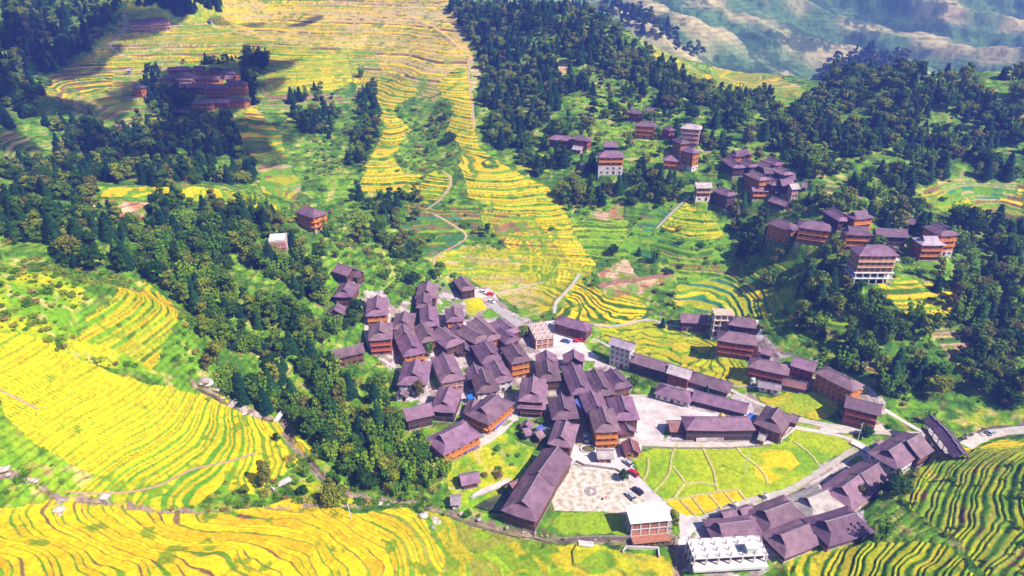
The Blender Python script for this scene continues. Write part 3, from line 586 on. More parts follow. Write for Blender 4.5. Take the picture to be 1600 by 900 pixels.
def house(x1, y1, x2, y2, W, n, st, roof, label, lv=0, pent=0, base=0, rm='', bal=None, g=None, cat='house', sh=2.75, name='timber_house', group=None):
    """x1..y2: picture places of the two ridge ends; W width over the eaves; n storeys; base = storeys of pale plinth below"""
    rh = W * (.30 if roof != 'flat' else 0)
    HT = (n + base) * sh + rh
    # plot under the middle of the ridge
    mx, my = (x1 + x2) / 2, (y1 + y2) / 2
    bx, by, bz = pt(mx, my, HT)
    ax, ay = on_plane(x1, y1, bz + HT); cx, cy = on_plane(x2, y2, bz + HT)
    L0 = math.hypot(cx - ax, cy - ay); rz = math.atan2(cy - ay, cx - ax)
    if g is None: g = {'hg': .30, 'hip': .48, 'gable': 0, 'flat': 0}[roof] * W
    L = L0 + 2 * g
    bx, by = (ax + cx) / 2, (ay + cy) / 2
    c_, s_ = math.cos(rz), math.sin(rz)
    k = (L - W) / 2 if L > W else 0
    PADS.append((np.array([(bx - c_ * k, by - s_ * k), (bx + c_ * k + .01, by + s_ * k)]), bz, W / 2 - .5))
    SITES.append((bx, by, max(L, W) / 2 + 1.0, L / 2, W / 2, rz))
    dist = math.hypot(bx, by)
    root = thing(name, label, cat, (bx, by, bz), rz, group)
    ov = .9 if roof != 'flat' else .15
    lx, ly = L / 2 - ov, W / 2 - ov
    z0 = base * sh; he = z0 + n * sh
    # foundation / plinth
    if base >= 2 and st == 'cream':      # open frame under the timber floors
        MB().box(-lx - .3, lx + .3, -ly - .3, ly + .3, -7, 0).build('foundation', M_STONE, root)
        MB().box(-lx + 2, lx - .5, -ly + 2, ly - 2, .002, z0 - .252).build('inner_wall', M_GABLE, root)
        for k in range(1, base + 1): MB().box(-lx - .8, lx + .8, -ly - .8, ly + .8, k * sh - .25, k * sh).build('floor_slab', M_WHITE, root)
        for k in range(base):
            for i in range(6):
                x_ = -lx + i * 2 * lx / 5
                for y_ in (-ly - .4, ly + .4): MB().box(x_ - .2, x_ + .2, y_ - .2, y_ + .2, k * sh + .002, (k + 1) * sh - .252).build('column', M_WHITE, root)
    else:
        f = MB().box(-lx - .15, lx + .15, -ly - .15, ly + .15, -7, .35 if not base else z0)
        f.build('foundation', M_PLINTH if base else M_STONE, root)
    # walls with posts and floor beams
    m = MB().box(-lx, lx, -ly, ly, (.35 if not base else z0) + .003, he + .25)
    np_x = max(2, int(round(2 * lx / 2.6))); np_y = max(2, int(round(2 * ly / 2.6)))
    zb = (.35 if not base else z0) + .01
    for i in range(np_x + 1):
        px = -lx + .11 + i * (2 * lx - .22) / np_x
        for sy in (-1, 1): m.box(px - .11, px + .11, sy * ly - .07, sy * ly + .07, zb, he + .2, 1)
    for i in range(1, np_y):
        py = -ly + i * 2 * ly / np_y
        for sx in (-1, 1): m.box(sx * lx - .07, sx * lx + .07, py - .11, py + .11, zb, he + .2, 1)
    for k in range(1, n + 1):
        zz = z0 + k * sh - .3; 
        m.box(-lx - .10, lx + .10, -ly - .10, ly + .10, zz, zz + .22, 1)
    wall = m.build('wall', [M_WALL[st], M_BEAM[st]], root)
    # roof
    if roof != 'flat':
        r = MB(); hx, hy = L / 2, W / 2
        lift = .28
        if roof == 'gable':
            ys = [-hy, -hy * .5, 0, hy * .5, hy]; zs = [0, rh * .44, rh, rh * .44, 0]
            vs = [(sx * hx, y, he + z) for sx in (-1, 1) for y, z in zip(ys, zs)]
            r.shell(vs, [(i, i + 5, i + 6, i + 1) for i in range(4)], .2)
            rl = hx
            for sx in (-1, 1):
                gb = MB()
                gb.add([(sx * (lx + .02), -hy + .6, he - .1), (sx * (lx + .02), hy - .6, he - .1), (sx * (lx + .02), 0, he + rh - .2), (sx * (lx - .1), -hy + .6, he - .1), (sx * (lx - .1), hy - .6, he - .1), (sx * (lx - .1), 0, he + rh - .2)],
                       [(0, 1, 2) if sx > 0 else (2, 1, 0), (5, 4, 3) if sx > 0 else (3, 4, 5), (0, 2, 5, 3), (1, 4, 5, 2), (0, 3, 4, 1)])
                gb.build('gable', M_GABLE, root)
        else:
            rx = hx - g
            gy = max(hy - g, 0.02) if roof == 'hg' else .02     # half-width where the gable stands
            zg = rh * (1 - gy / hy) * .90 if roof == 'hg' else rh
            ym = hy * .5 if roof != 'hg' else None
            vs = [(-hx, -hy, he + lift), (0, -hy, he), (hx, -hy, he + lift), (hx, 0, he - .05), (hx, hy, he + lift), (0, hy, he), (-hx, hy, he + lift), (-hx, 0, he - .05)]
            if roof == 'hip':
                vs += [(-rx, 0, he + rh), (rx, 0, he + rh)]
                fs = [(0, 1, 9, 8), (1, 2, 9), (2, 3, 9), (3, 4, 9), (4, 5, 9), (5, 6, 8, 9), (6, 7, 8), (7, 0, 8)]
                r.shell(vs, fs, .2); rl = rx
            else:
                vs += [(-rx, -gy, he + zg), (rx, -gy, he + zg), (rx, gy, he + zg), (-rx, gy, he + zg)]
                fs = [(0, 1, 9, 8), (1, 2, 9), (2, 3, 9), (3, 10, 9), (3, 4, 10), (4, 5, 10), (5, 11, 10), (5, 6, 11), (6, 7, 11), (7, 8, 11), (7, 0, 8)]
                r.shell(vs, fs, .2)
                ex = rx + .55
                vs = [(-ex, -gy, he + zg), (ex, -gy, he + zg), (ex, 0, he + rh + .12), (0, 0, he + rh - .05), (-ex, 0, he + rh + .12), (ex, gy, he + zg), (-ex, gy, he + zg)]
                vs = [(v[0], v[1], v[2] + .06) for v in vs]
                r.shell(vs, [(0, 1, 2, 3), (0, 3, 4), (5, 6, 3), (5, 3, 2), (6, 4, 3)], .16)
                rl = ex
                for sx in (-1, 1):
                    gb = MB()
                    X0, X1 = sx * (rx + .04), sx * (rx - .3)
                    a_, b_, c2_ = (X0, -gy + .1, he + zg - .15), (X0, gy - .1, he + zg - .15), (X0, 0, he + rh - .15)
                    d_, e_, f_ = (X1, -gy + .1, he + zg - .15), (X1, gy - .1, he + zg - .15), (X1, 0, he + rh - .15)
                    gb.add([a_, b_, c2_, d_, e_, f_], [(0, 1, 2) if sx > 0 else (2, 1, 0), (5, 4, 3) if sx > 0 else (3, 4, 5), (0, 2, 5, 3), (1, 4, 5, 2), (0, 3, 4, 1)])
                    gb.build('gable', M_GABLE, root)
        ro = r.build('roof', M_ROOF[rm], root)
        cap = MB().box(-rl, rl, -.12, .12, he + rh - .02, he + rh + .24)
        for sx in (-1, 1): cap.box(sx * rl - .3, sx * rl + .3, -.14, .14, he + rh + .2, he + rh + .5)
        cap.build('ridge_cap', M_RIDGE, ro)
    else:
        r = MB().box(-L / 2, L / 2, -W / 2, W / 2, he + .251, he + .5)
        ro = r.build('roof', M_CONC2 if rm == 'pale' else M_CONC, root)
        pr = MB()
        for a in ((-L/2, L/2, -W/2, -W/2 + .2), (-L/2, L/2, W/2 - .2, W/2), (-L/2, -L/2 + .2, -W/2 + .2, W/2 - .2), (L/2 - .2, L/2, -W/2 + .2, W/2 - .2)): pr.box(*a, he + .503, he + 1.1)
        pr.build('parapet', M_CONC2 if rm == 'pale' else M_CONC, ro)
    if pent:
        zz = z0 + (n - 1) * sh - .1; r = MB(); a, b = lx + 1.5, ly + 1.5
        vs = [(-a, -b, zz), (a, -b, zz), (a, b, zz), (-a, b, zz), (-lx - .12, -ly - .12, zz + .75), (lx + .12, -ly - .12, zz + .75), (lx + .12, ly + .12, zz + .75), (-lx - .12, ly + .12, zz + .75)]
        r.shell(vs, [(0, 1, 5, 4), (1, 2, 6, 5), (2, 3, 7, 6), (3, 0, 4, 7)], .15); r.build('pent_roof', M_ROOF[rm], root)
    # faces towards the valley get windows, balconies and a door
    tocam = math.atan2(-by, -bx) - rz
    cdx, cdy = math.cos(tocam), math.sin(tocam)
    faces = []
    for nx_, ny_ in ((1, 0), (-1, 0), (0, 1), (0, -1)):
        if nx_ * cdx + ny_ * cdy > .12: faces.append((nx_, ny_, nx_ * cdx + ny_ * cdy))
    faces.sort(key=lambda q: -q[2])
    big = dist < 330
    sp_ = 2.6 if big else 3.4
    for fi, (nx_, ny_, _) in enumerate(faces[:2]):
        half = ly if nx_ else lx; off = lx if nx_ else ly
        cnt = max(2, min(9, int(round(2 * half / sp_)) ))
        ang = {(1, 0): 0, (-1, 0): math.pi, (0, 1): math.pi / 2, (0, -1): -math.pi / 2}[(nx_, ny_)]
        if bal and fi < bal:
            for k in range(1, n):
                zz = z0 + k * sh; b = MB(); d = 1.0
                b.box(0.11, d, -half, half, zz - .18, zz - .02); b.box(d - .08, d, -half, half, zz + .85, zz + .95); b.box(d - .05, d - .01, -half, half, zz + .25, zz + .32)
                q = max(3, int(half * 2 / 1.3))
                for i in range(q + 1):
                    yy = -half + .06 + i * (2 * half - .12) / q; b.box(d - .1, d, yy - .04, yy + .04, zz - .02, zz + .85)
                o = b.build('balcony', M_BEAM[st], root, ((off if nx_ > 0 else -off) if nx_ else 0, (off if ny_ > 0 else -off) if ny_ else 0, 0), ang)
        for k in range(base if (base >= 2 and st == 'cream') else 0, n + (base if base else 0)):
            zz = k * sh + .95 if base else z0 + k * sh + .95
            for i in range(cnt):
                if k == 0 and i == cnt // 2 and fi == 0: continue
                if random.random() < (.0 if st == 'white' else .10): continue
                yy = -half + (i + .5) * 2 * half / cnt
                ww = 1.25 if st != 'white' else 1.1
                me = win_mesh(st if k >= base else 'white', ww)
                o = bpy.data.objects.new('window', me); COL.objects.link(o); o.parent = root
                e = (.16 if k < base else .02) 
                if nx_: o.location = (nx_ * (off + e), yy * nx_, zz)
                else: o.location = (-yy * ny_, ny_ * (off + e), zz)
                o.rotation_euler = (0, 0, ang)
        if fi == 0 and not (base >= 2 and st == 'cream'):
            i = cnt // 2; yy = -half + (i + .5) * 2 * half / cnt
            d = door_mesh(); o = bpy.data.objects.new('door', d); COL.objects.link(o); o.parent = root
            e = .16 if base else .02
            o.location = (nx_ * (off + e), yy * nx_, .4) if nx_ else (-yy * ny_, ny_ * (off + e), .4)
            o.rotation_euler = (0, 0, ang)
    return root, (L, W, he, rh)
SITES = []
_wm = {}
def win_mesh(st, w):
    k = (st, w)
    if k not in _wm:
        b = MB(); h = 1.25
        b.box(-.03, .02, -w / 2, w / 2, 0, h, 0)
        for a in ((-w/2 - .08, -w/2, -.08, h + .08), (w/2, w/2 + .08, -.08, h + .08)): b.box(-.03, .09, a[0], a[1], a[2], a[3], 1)
        b.box(-.03, .09, -w/2, w/2, -.08, 0, 1); b.box(-.03, .09, -w/2, w/2, h, h + .08, 1); b.box(.021, .05, -.03, .03, 0, h, 1)
        _wm[k] = b.mesh('window', [M_GLASS, M_BEAM[st]])
    return _wm[k]
def door_mesh():
    if 'd' not in _wm:
        b = MB(); b.box(-.03, .03, -.55, .55, 0, 2.0, 0)
        b.box(-.03, .1, -.65, -.55, 0, 2.1, 1); b.box(-.03, .1, .55, .65, 0, 2.1, 1); b.box(-.03, .1, -.55, .55, 2.0, 2.1, 1)
        _wm['d'] = b.mesh('door', [M_DOOR, M_BEAM['brown']])
    return _wm['d']
# ================= the houses =================
# ridge end, ridge end (places in the photograph), width, storeys, wall, roof, label, options
HG = 'hg'; HP = 'hip'; GB = 'gable'; FL = 'flat'
VC = 'dark tiled timber houses packed in the village core'
HS = [
 # upper left edge of the village
 (527.5,411,551,419,9,2,'brown',GB,'long dark house highest on the slope above the village, left of a lower annex',{}),
 (551,421,565,424,7,2,'brown',GB,'small white and brown annex at the right end of the highest slope house',{}),
 (545,439,537,452,9.5,2,'brown',HG,'purple grey roofed house with white lower front just below the highest slope house',{}),
 (528,473,522,484,8,1,'brown',GB,'small dark roof half hidden in trees under the slope house with white front',{}),
 (589.5,461,588,479.5,10.5,2,'orange',HG,'orange fronted house standing apart beside the stepped path, upper left of the village',{'bal':1}),
 (594,501,593.5,516,10.8,3,'red',HG,'red three storey house with a pale lean-to, below the orange house by the path',{'bal':1}),
 (513,549,567,537,7.5,2,'brown',GB,'long low house with pale scratches on its roof at the left edge of the village',{}),
 (669,439,665.5,453,11,2,'brown',HG,'broad dark roof topmost of the column of three roofs north of the village core',{}),
 (662.5,457,662,471,8,2,'brown',HG,'pinkish roof in the middle of the column of three north roofs',{}),
 (669,476,671,498,9,2,'brown',HG,'long roof with holes in its end skirt, lowest of the three north roofs',{}),
 (632.5,486,629,501,10,2,'brown',HG,'upper house of the long stepped row of roofs left in the village core',{}),
 (629,503,632.5,519,9.5,2,'brown',GB,'middle house of the long stepped row of roofs left in the village core',{}),
 (635,520,645,540,10.5,2,'orange',HG,'house with a bright orange balcony front at the foot of the stepped row of roofs',{'bal':1}),
 (659,504,669,522,9,2,'red',HG,'curved roofed red front house right of the long stepped row',{'bal':1}),
 (650,561,645,582,12.5,2,'white',HG,'wide roofed house with white plaster side just below the bright orange balcony front',{}),
 (692,552,705,580,10.5,2,'pink',HG,'large slanting roof with a blue sheet under its front gable',{}),
 (686,511,706,526,10.5,2,'brown',HG,'brownish weathered roof above the large roof with the blue gable sheet',{}),
 (726,533,727,545,8,1,'dark',GB,'low shed roof with white streaks between two large core houses',{'group':VC}),
 (724,508,748,521,9.5,2,'dark',HG,'long diagonal roof over a deep dark gap in the upper village core',{}),
 (744,496,770,519,9,2,'orange',HG,'long diagonal roof with an orange strip under its end, below the small green rice plot',{'bal':1}),
 (780,497,796,510,9.5,2,'red',HG,'roof nearest the pale road where it enters the village core from above',{}),
 (782,511,797.5,524,8.5,2,'brown',HG,'roof squeezed below the one nearest the pale entering road',{}),
 (756,533,767,550,11,2,'brown',HG,'broad roof with pale gable skirt in the centre of the village core',{}),
 (800,537,811,553,9.5,3,'orange',HG,'three storey house with a vivid orange front facing down, centre of the village core',{'bal':1}),
 (773,563,784,583,9.5,2,'white',HG,'slanting roof with white walls below, behind the blue tarpaulin',{}),
 (740,568,746,584,8.5,2,'dark',GB,'narrow dark roof tucked left of the roof with carved white ground floor',{}),
 (753,576,760.6,597,10.2,2,'white',HG,'roof with white and orange ground floor above the deep blue sheet',{}),
 (834,588,831,611,10.3,3,'brown',HG,'tall house with a second eave skirt and rows of balconies beside the shaded lane',{'pent':1,'bal':1}),
 (853,546,856,560,9.5,2,'brown',GB,'upper roof of the pair directly below the concrete skeleton building',{}),
 (854.5,562,857.5,580,10.2,2,'brown',HG,'lower roof of the pair below the concrete skeleton, with a red patch on its skirt',{}),
 (896,545,898,559,9.5,2,'brown',GB,'square gable roof on the pale building yard, apart from the row below',{}),
 (894,568,908,601,9.5,2,'red',HG,'long red edged roof, leftmost of the three parallel roofs under the building yard',{}),
 (929,576,944,604,9,2,'brown',HG,'middle roof of the three parallel roofs under the building yard',{}),
 (955,576,970,593,9,2,'brown',HG,'rightmost of the three parallel roofs under the building yard, next to a dark tree',{}),
 (877.5,617,882.5,637,10.8,2,'dark',HG,'smooth grey purple roof left of the blue striped roof in the lane',{}),
 (924,611,934,634,9.5,2,'brown',HG,'roof right of the blue striped lane roof, upper of two in line',{}),
 (941,636,948,657.5,10,3,'orange',HG,'three storey orange fronted inn at the foot of the village above the round kerb',{'bal':1,'base':0}),
 (970.6,618,977.5,639,10.5,2,'brown',HG,'pale sided roof at the left edge of the pink concrete square',{}),
 (978,662,983,671,7,1,'brown',GB,'small gable roof at the lower left corner of the pink concrete square',{}),
 (885,658,877,681,9.3,2,'brown',HG,'pale lilac roof with a white dish, above the long hall of the gravel yard',{}),
 (872,697,842,738,11.8,2,'brown',GB,'upper half of the long hall along the gravel yard',{'rm':''}),
 (842,740,817,782,12.3,2,'brown',HG,'lower half of the long hall along the gravel yard, large dark end gable',{}),
 (777.5,617,753,637,12,2,'orange',HG,'large house with a lit orange long side facing the sloping street',{'bal':2}),
 (726,662,690,680,12,2,'orange',HG,'long house with a flat blue awning at the village edge over the green slope',{'bal':1}),
 (702,604,693,627,10,2,'dark',HG,'dark lilac house joined to the long low roof above the wooded gully',{}),
 (630,640,674,630,8.5,2,'dark',GB,'long low dark roof above the wooded gully, left of the dark lilac house',{}),
 (629,607,626,616,5.5,1,'white',GB,'tiny shed with a blue sheet at its left side among the trees',{'cat':'shed','name':'shed'}),
 (742,622,736,640,6.5,1,'dark',GB,'lean roof attached behind the large lit orange house',{'group':VC}),
 (881,495,911,503,8.5,2,'brown',HP,'long brown house above the yard with one short lit end, beneath yellow terraces',{}),
 (956,526,992,537,7,4,'white',GB,'white four storey plaster house with rows of dark windows',{'rm':'pale'}),
 (995,553,1040,566,8.5,2,'dark',HG,'long dark house touching the white four storey house',{}),
 (1046,568,1083,579,8.2,2,'red',GB,'pale roofed house with red wall, second in the row from the white four storey house',{'rm':'pale'}),
 (1088,582,1128,594,9.2,1,'brown',HP,'broad faded roof, third and last in the row from the white four storey house',{}),
 (1042,603,1068,610,8.8,1,'white',HP,'low house with white panels at the top of the pink concrete square',{}),
 (1084,610,1170,631,8,1,'dark',GB,'very long dark roof with yellow dots along the eave beside the concrete square',{}),
 (1086,653,1160,653,8.8,2,'dark',HP,'long streaked roof hall between the concrete square and the flat rice fields',{}),
 (1044,659,1074,658,7,1,'brown',GB,'short reddish roof adjoining the long streaked hall at its left',{'rm':'red'}),
 (1217,637,1206,653,11,2,'brown',HG,'house with pale dots on its roof at the bend of the field road',{}),
 (1239,647,1250,651,6,1,'brown',GB,'small annex right of the house with dotted roof',{}),
 (1186,677,1198,681,4.5,1,'orange',GB,'tiny kiosk with a pale sheet roof below the house with dotted roof',{'rm':'pale','cat':'shed','name':'shed'}),
 # across the lime fields
 (1063,490,1107,492,8.5,2,'dark',GB,'long dark house left of the half built concrete block across the lime fields',{}),
 (1153,495,1168,497,9,2,'dark',HP,'dark hip roofed house right of the half built concrete block',{}),
 (1138,518,1167,522,9.5,3,'red',HP,'red brown house on tall pale posts facing the lime fields',{'bal':1}),
 (1191,542,1210,547,6,1,'dark',GB,'small dark shed roof right of and below the red house on posts',{}),
 (1187,561,1219,568,8.8,2,'red',HP,'red fronted house with a white awning on the right row, above the lime field corner',{'bal':1}),
 (1240,556,1278,567,8.6,2,'red',GB,'second red fronted house of the right row, its terrace edged in violet',{'bal':1}),
 (1223,591,1261,599,5.5,1,'brown',GB,'low earth coloured shed in front of the second red fronted house',{'rm':'red','cat':'shed','name':'shed'}),
 (1185,595,1222,602,5,1,'white',GB,'low white sheet roofed shed in front of the red house with white awning',{'rm':'pale','cat':'shed','name':'shed'}),
 (1297,576,1329,592,8.6,3,'orange',HP,'three storey house of the right row with a lit orange end wall',{'bal':2}),
 (1322,619,1379,633,8.4,3,'red',GB,'long three storey brown red house, lowest of the right row beside the stone steps',{'bal':1}),
 # bottom right cluster
 (1439,677,1417,690,12,2,'brown',GB,'upper roof of the stepped pair beside the covered bridge',{}),
 (1411,690,1390,704,11.5,2,'white',HG,'lower paler roof of the stepped pair beside the covered bridge',{}),
 (1373,724,1345,741,12.5,1,'brown',GB,'topmost roof of the lower chain, next to a round dark tree',{}),
 (1341,743,1317,761,12.5,1,'brown',HG,'second roof of the lower chain with a small triangular gable at its left',{}),
 (1291,766,1263,778,12,1,'pink',HG,'pale lilac roof in the middle of the lower chain, dark gap on its left',{'rm':'pale'}),
 (1235,785,1197,799,12.5,1,'brown',HG,'broad roof with a dark left gable just below the gold and lime field path',{}),
 (1336,802,1292,815,12,1,'brown',HG,'big roof at the right end of the lowest chain above bright bushes',{}),
 (1262,820,1222,836,11,1,'brown',HG,'roof at the left end of the lowest chain, partly covered by bushes',{}),
 (1176,813,1126,819,11.5,1,'brown',HG,'grey roof directly behind the white concrete deck building',{}),
 (1128,802,1151,797,5.5,1,'brown',GB,'small roof beside the lower field path with a white tank behind it',{}),
 (1156,797,1175,790,5,1,'brown',GB,'small roof between the lower field path and the broad dark gabled roof',{}),
 (932,704,959,704,5.5,1,'pink',GB,'violet canopied stall roof in front of the three storey orange inn',{'cat':'stall','name':'market_stall','rm':'pale'}),
 (984,684,990,703,6.5,1,'orange',GB,'narrow reddish roof with an orange end beside the flat rice fields',{'rm':'red'}),
 (718,744,748,738,6,1,'brown',GB,'ragged tumbledown hut with pink left slope below the house with blue awning',{'cat':'hut','name':'hut'}),
 (703,776,720,775,5,1,'white',GB,'tiny grey sheet hut by the stream left of the dark pond',{'rm':'pale','cat':'hut','name':'hut'}),
 (797,757,808,751,5,1,'brown',GB,'small pinkish shed touching the long hall above the dark pond',{'rm':'red','cat':'shed','name':'shed'}),
 (826,655,822,664,5,1,'dark',GB,'upper dark little shed right of the sloping street, by a yellow bush',{'cat':'shed','name':'shed'}),
 (817,671,828,668,5,1,'dark',GB,'lower dark little shed right of the sloping street',{'cat':'shed','name':'shed'}),
 (836,677,846,671,5,1,'brown',GB,'third little shed near the blue sheet right of the sloping street',{'cat':'shed','name':'shed'}),
 (720,431,730,444,8.5,2,'dark',HG,'house with a violet side wall standing alone where the pale road starts',{}),
 (709,478,711,491,9,2,'orange',HG,'square roof with a red orange front below the small rice plot',{'bal':1}),
 (712,502,717,510,7,1,'dark',GB,'small peaked roof just below the square roof with red orange front',{}),
 # isolated on the left slope
 (421,374,448,372,9,2,'pink',FL,'pinkish white flat roofed house alone on the wooded left slope',{'rm':'pale','name':'plaster_house'}),
 (479,322,491,326,10,3,'orange',HP,'orange three storey lodge with a pyramid like roof at the valley rim',{'bal':2,'base':0}),
 # right hill cluster
 (1219,342,1234,347,9.5,3,'orange',HP,'solid orange block of a house at the left end of the right hill cluster',{}),
 (1263,344,1285,347,9.5,3,'orange',HP,'orange house on a white slab, second from left in the right hill cluster',{'bal':1,'base':0}),
 (1302,324,1320,335,8.5,2,'dark',HG,'dark gabled house behind and above the row, left part of the right hill cluster',{}),
 (1335,331,1353,329,8.5,3,'orange',HG,'orange house with a sunny side terrace, behind and above the right hill cluster row',{'bal':1}),
 (1327,354,1354,355,8.8,3,'orange',HG,'red orange house with long balconies in the middle row of the right hill cluster',{'bal':1}),
 (1367,357,1418,359,8.2,2,'dark',GB,'longest dark roofed house in the middle row of the right hill cluster',{}),
 (1412,337,1440,345,7.5,1,'dark',GB,'low pinkish roof behind, in trees at the upper edge of the right hill cluster',{}),
 (1465,347,1481,355,10.5,3,'orange',HG,'tall orange house at the right end of the right hill cluster',{'bal':1,'base':1}),
 (1444,369,1464,369,9.5,3,'orange',HG,'pale roofed orange house with flat white edged wings in the right hill cluster',{'rm':'pale','bal':1}),
 (1354,383,1382,383,10.5,3,'cream',HP,'cream banded hotel on a white open frame at the front of the right hill cluster',{'bal':1,'base':2}),
 (1389,384,1403,390,8.5,2,'dark',GB,'dark wing with a white awning right of the cream banded hotel',{}),
 # upper centre cluster
 (1086,285,1112,285,7.5,2,'cream',GB,'cream banded house at the top of the long stone steps',{'rm':'pale','bal':1,'base':1}),
 (1125,291,1141,297,8.5,3,'dark',HG,'dark brown tall house right of the cream banded house above the steps',{}),
 (1149,236,1167,234,8,2,'orange',HG,'topmost orange fronted house of the upper hamlet of dark roofs',{'bal':1}),
 (1139,244,1154,254,8.5,2,'dark',HG,'dark roof left in the upper hamlet with its gable turned right',{}),
 (1164,248,1176,253,8,2,'dark',HG,'dark roof just below the topmost orange house of the upper hamlet',{}),
 (1188,250,1206,256,8,2,'dark',GB,'blue dark roof right of centre at the top of the upper hamlet',{}),
 (1201,246,1215,250,8,2,'red',HG,'topmost roof at the right end of the upper hamlet',{}),
 (1193,263,1217,263,7,2,'dark',GB,'long bluish roof across the middle of the upper hamlet',{}),
 (1220,261,1230,265,8,2,'dark',HG,'gable roof at the right edge in the middle of the upper hamlet',{}),
 (1176,266,1193,273,8.5,3,'orange',HG,'orange fronted house in the middle left of the upper hamlet',{'bal':1}),
 (1217,271,1243,272,7.5,1,'dark',GB,'upper of two long parallel roofs at the right of the upper hamlet',{}),
 (1219,281,1240,281,7.5,2,'dark',GB,'lower of two long parallel roofs at the right of the upper hamlet',{}),
 (1203,276,1213,281,8,2,'dark',HG,'small gable roof between the orange front and the parallel roofs of the upper hamlet',{}),
 (1174,291,1203,291,6.8,2,'orange',GB,'long house with red orange front at the bottom of the upper hamlet',{'bal':1}),
 (1208,293,1222,292,7,1,'dark',GB,'small dark roof right of the long red orange front at the hamlet bottom',{}),
 (1233,287,1247,286,7.5,2,'pink',GB,'house with pale pink walls at the lower right end of the upper hamlet',{'rm':'pale'}),
 (1252,285,1262,286,6.5,1,'dark',GB,'last small roof at the lower right end of the upper hamlet',{}),
 (1206,307,1233,316,6.5,1,'dark',GB,'faded roof among trees below the upper hamlet',{}),
 (867,211,889,213,7.6,2,'red',HP,'left house of the red pair on the wooded hill above the terraces',{}),
 (902,211,915,213,7.6,2,'red',HP,'right house of the red pair on the wooded hill above the terraces',{}),
 (896,227,911,229,6,1,'pink',GB,'low pale roofed house just below the red pair on the wooded hill',{'rm':'pale'}),
 (943,222,964,222,7.5,2,'dark',GB,'dark roofed house directly behind the hotel with a big white base',{}),
 (945,236,964,236,9.5,2,'orange',HP,'hotel with a big white base and orange upper floors on the wooded hill',{'bal':1,'base':2}),
 (909,254,917,256,5,1,'white',GB,'tiny white walled shed left of the hotel with a big white base',{'rm':'pale','cat':'shed','name':'shed'}),
 (988,170,996,171,7.5,2,'red',HP,'small red house highest of the scattered houses on the wooded hill',{}),
 (1008,166,1024,169,7.5,1,'dark',GB,'dark roof half hidden in trees right of the highest small red house',{}),
 (1003,189,1016,190,8.5,3,'orange',HP,'orange three storey house on a white ledge below the highest small red house',{'bal':1}),
 (1043,197,1048,199,5.5,2,'red',HP,'narrow little house between the orange ledge house and the pale roofed block',{}),
 (1075,193,1087,194,8.5,4,'pink',HP,'tall pale roofed block with four floors on the wooded hill',{'rm':'pale','bal':1}),
 (1062,214,1068,217,7.5,3,'orange',HP,'small tower like orange house below the tall pale roofed block',{'bal':1}),
 (1075,229,1083,231,7.5,3,'orange',HP,'tower like house with white open base, lowest under the pale roofed block',{'base':1}),
 (1046,243,1059,244,7.8,2,'orange',HP,'orange banded house left of the tower like house with white open base',{'bal':1}),
 # shaded village far up on the left
 (256,117,270,117,8.5,2,'orange',HP,'leftmost house of the shaded far village on the upper left',{}),
 (276,104,294,104,8.5,2,'red',HG,'house at the back left of the shaded far village',{}),
 (281,113,294,113,8.5,3,'pink',HP,'house with one glowing pink front near the left of the shaded far village',{'bal':1}),
 (303,103,319,103,8.5,2,'orange',GB,'back row house in the centre of the shaded far village',{}),
 (328,105,343,106,8.5,2,'red',GB,'back row house right of centre in the shaded far village',{}),
 (349,108,366,109,8.5,2,'orange',HG,'back row house at the right end of the shaded far village',{}),
 (304,119,345,119,8,2,'orange',GB,'longest roof, crossing the middle of the shaded far village',{}),
 (263,131,284,131,8,2,'red',GB,'front left house of the shaded far village over dark trees',{}),
 (286,131,302,131,7.5,2,'red',HP,'narrow roof between the front left house and the middle of the shaded far village',{}),
 (306,131,320,131,7.5,2,'orange',GB,'small roof directly under the longest roof of the shaded far village',{}),
 (352,118,366,118,7.5,2,'red',GB,'roof at the right end of the longest roof in the shaded far village',{}),
 (262,105,273,105,7,2,'red',GB,'outermost back roof at the upper left of the shaded far village',{}),
 (328,132,346,132,9,3,'orange',HP,'orange fronted house in the middle right of the shaded far village',{'bal':1}),
 (359,126,377,126,9,3,'orange',HP,'red balconied house at the right side of the shaded far village',{'bal':1}),
 (308,155,325,155,9,2,'orange',HP,'brightest orange house lowest in the shaded far village',{'bal':1}),
 (340,154,351,155,8,2,'red',HP,'small dark house right of the brightest orange house',{}),
 (362,151,379,152,8.5,2,'orange',HP,'house at the lower right corner of the shaded far village',{}),
 (212,131,220,132,6.5,3,'orange',HP,'thin house with a pale roof alone in trees left of the shaded far village',{'rm':'pale'}),
 (281,170,287,171,6.5,1,'red',HP,'dim red hut under the trees below the shaded far village',{'cat':'hut','name':'hut'}),
 (198,107,205,107,5,1,'white',GB,'tiny whitish hut at the far left above the thin pale roofed house',{'cat':'hut','name':'hut','rm':'pale'}),
 (211,30,231,30,10,3,'pink',HP,'left wing of the pink balconied hotel under the far conifer wood',{'bal':1}),
 (235,28,255,27,10,3,'pink',HP,'right wing of the pink balconied hotel under the far conifer wood',{'bal':1}),
 (327,29,332,30,5,1,'white',GB,'tiny white roofed shed at the foot of the far conifer wood',{'cat':'shed','name':'shed','rm':'pale'}),
]
ROOTS = []
for q in HS:
    op = dict(q[9])
    root, dim = house(q[0], q[1], q[2], q[3], q[4], q[5], q[6], q[7], q[8], **op)
    ROOTS.append((root, dim, q))
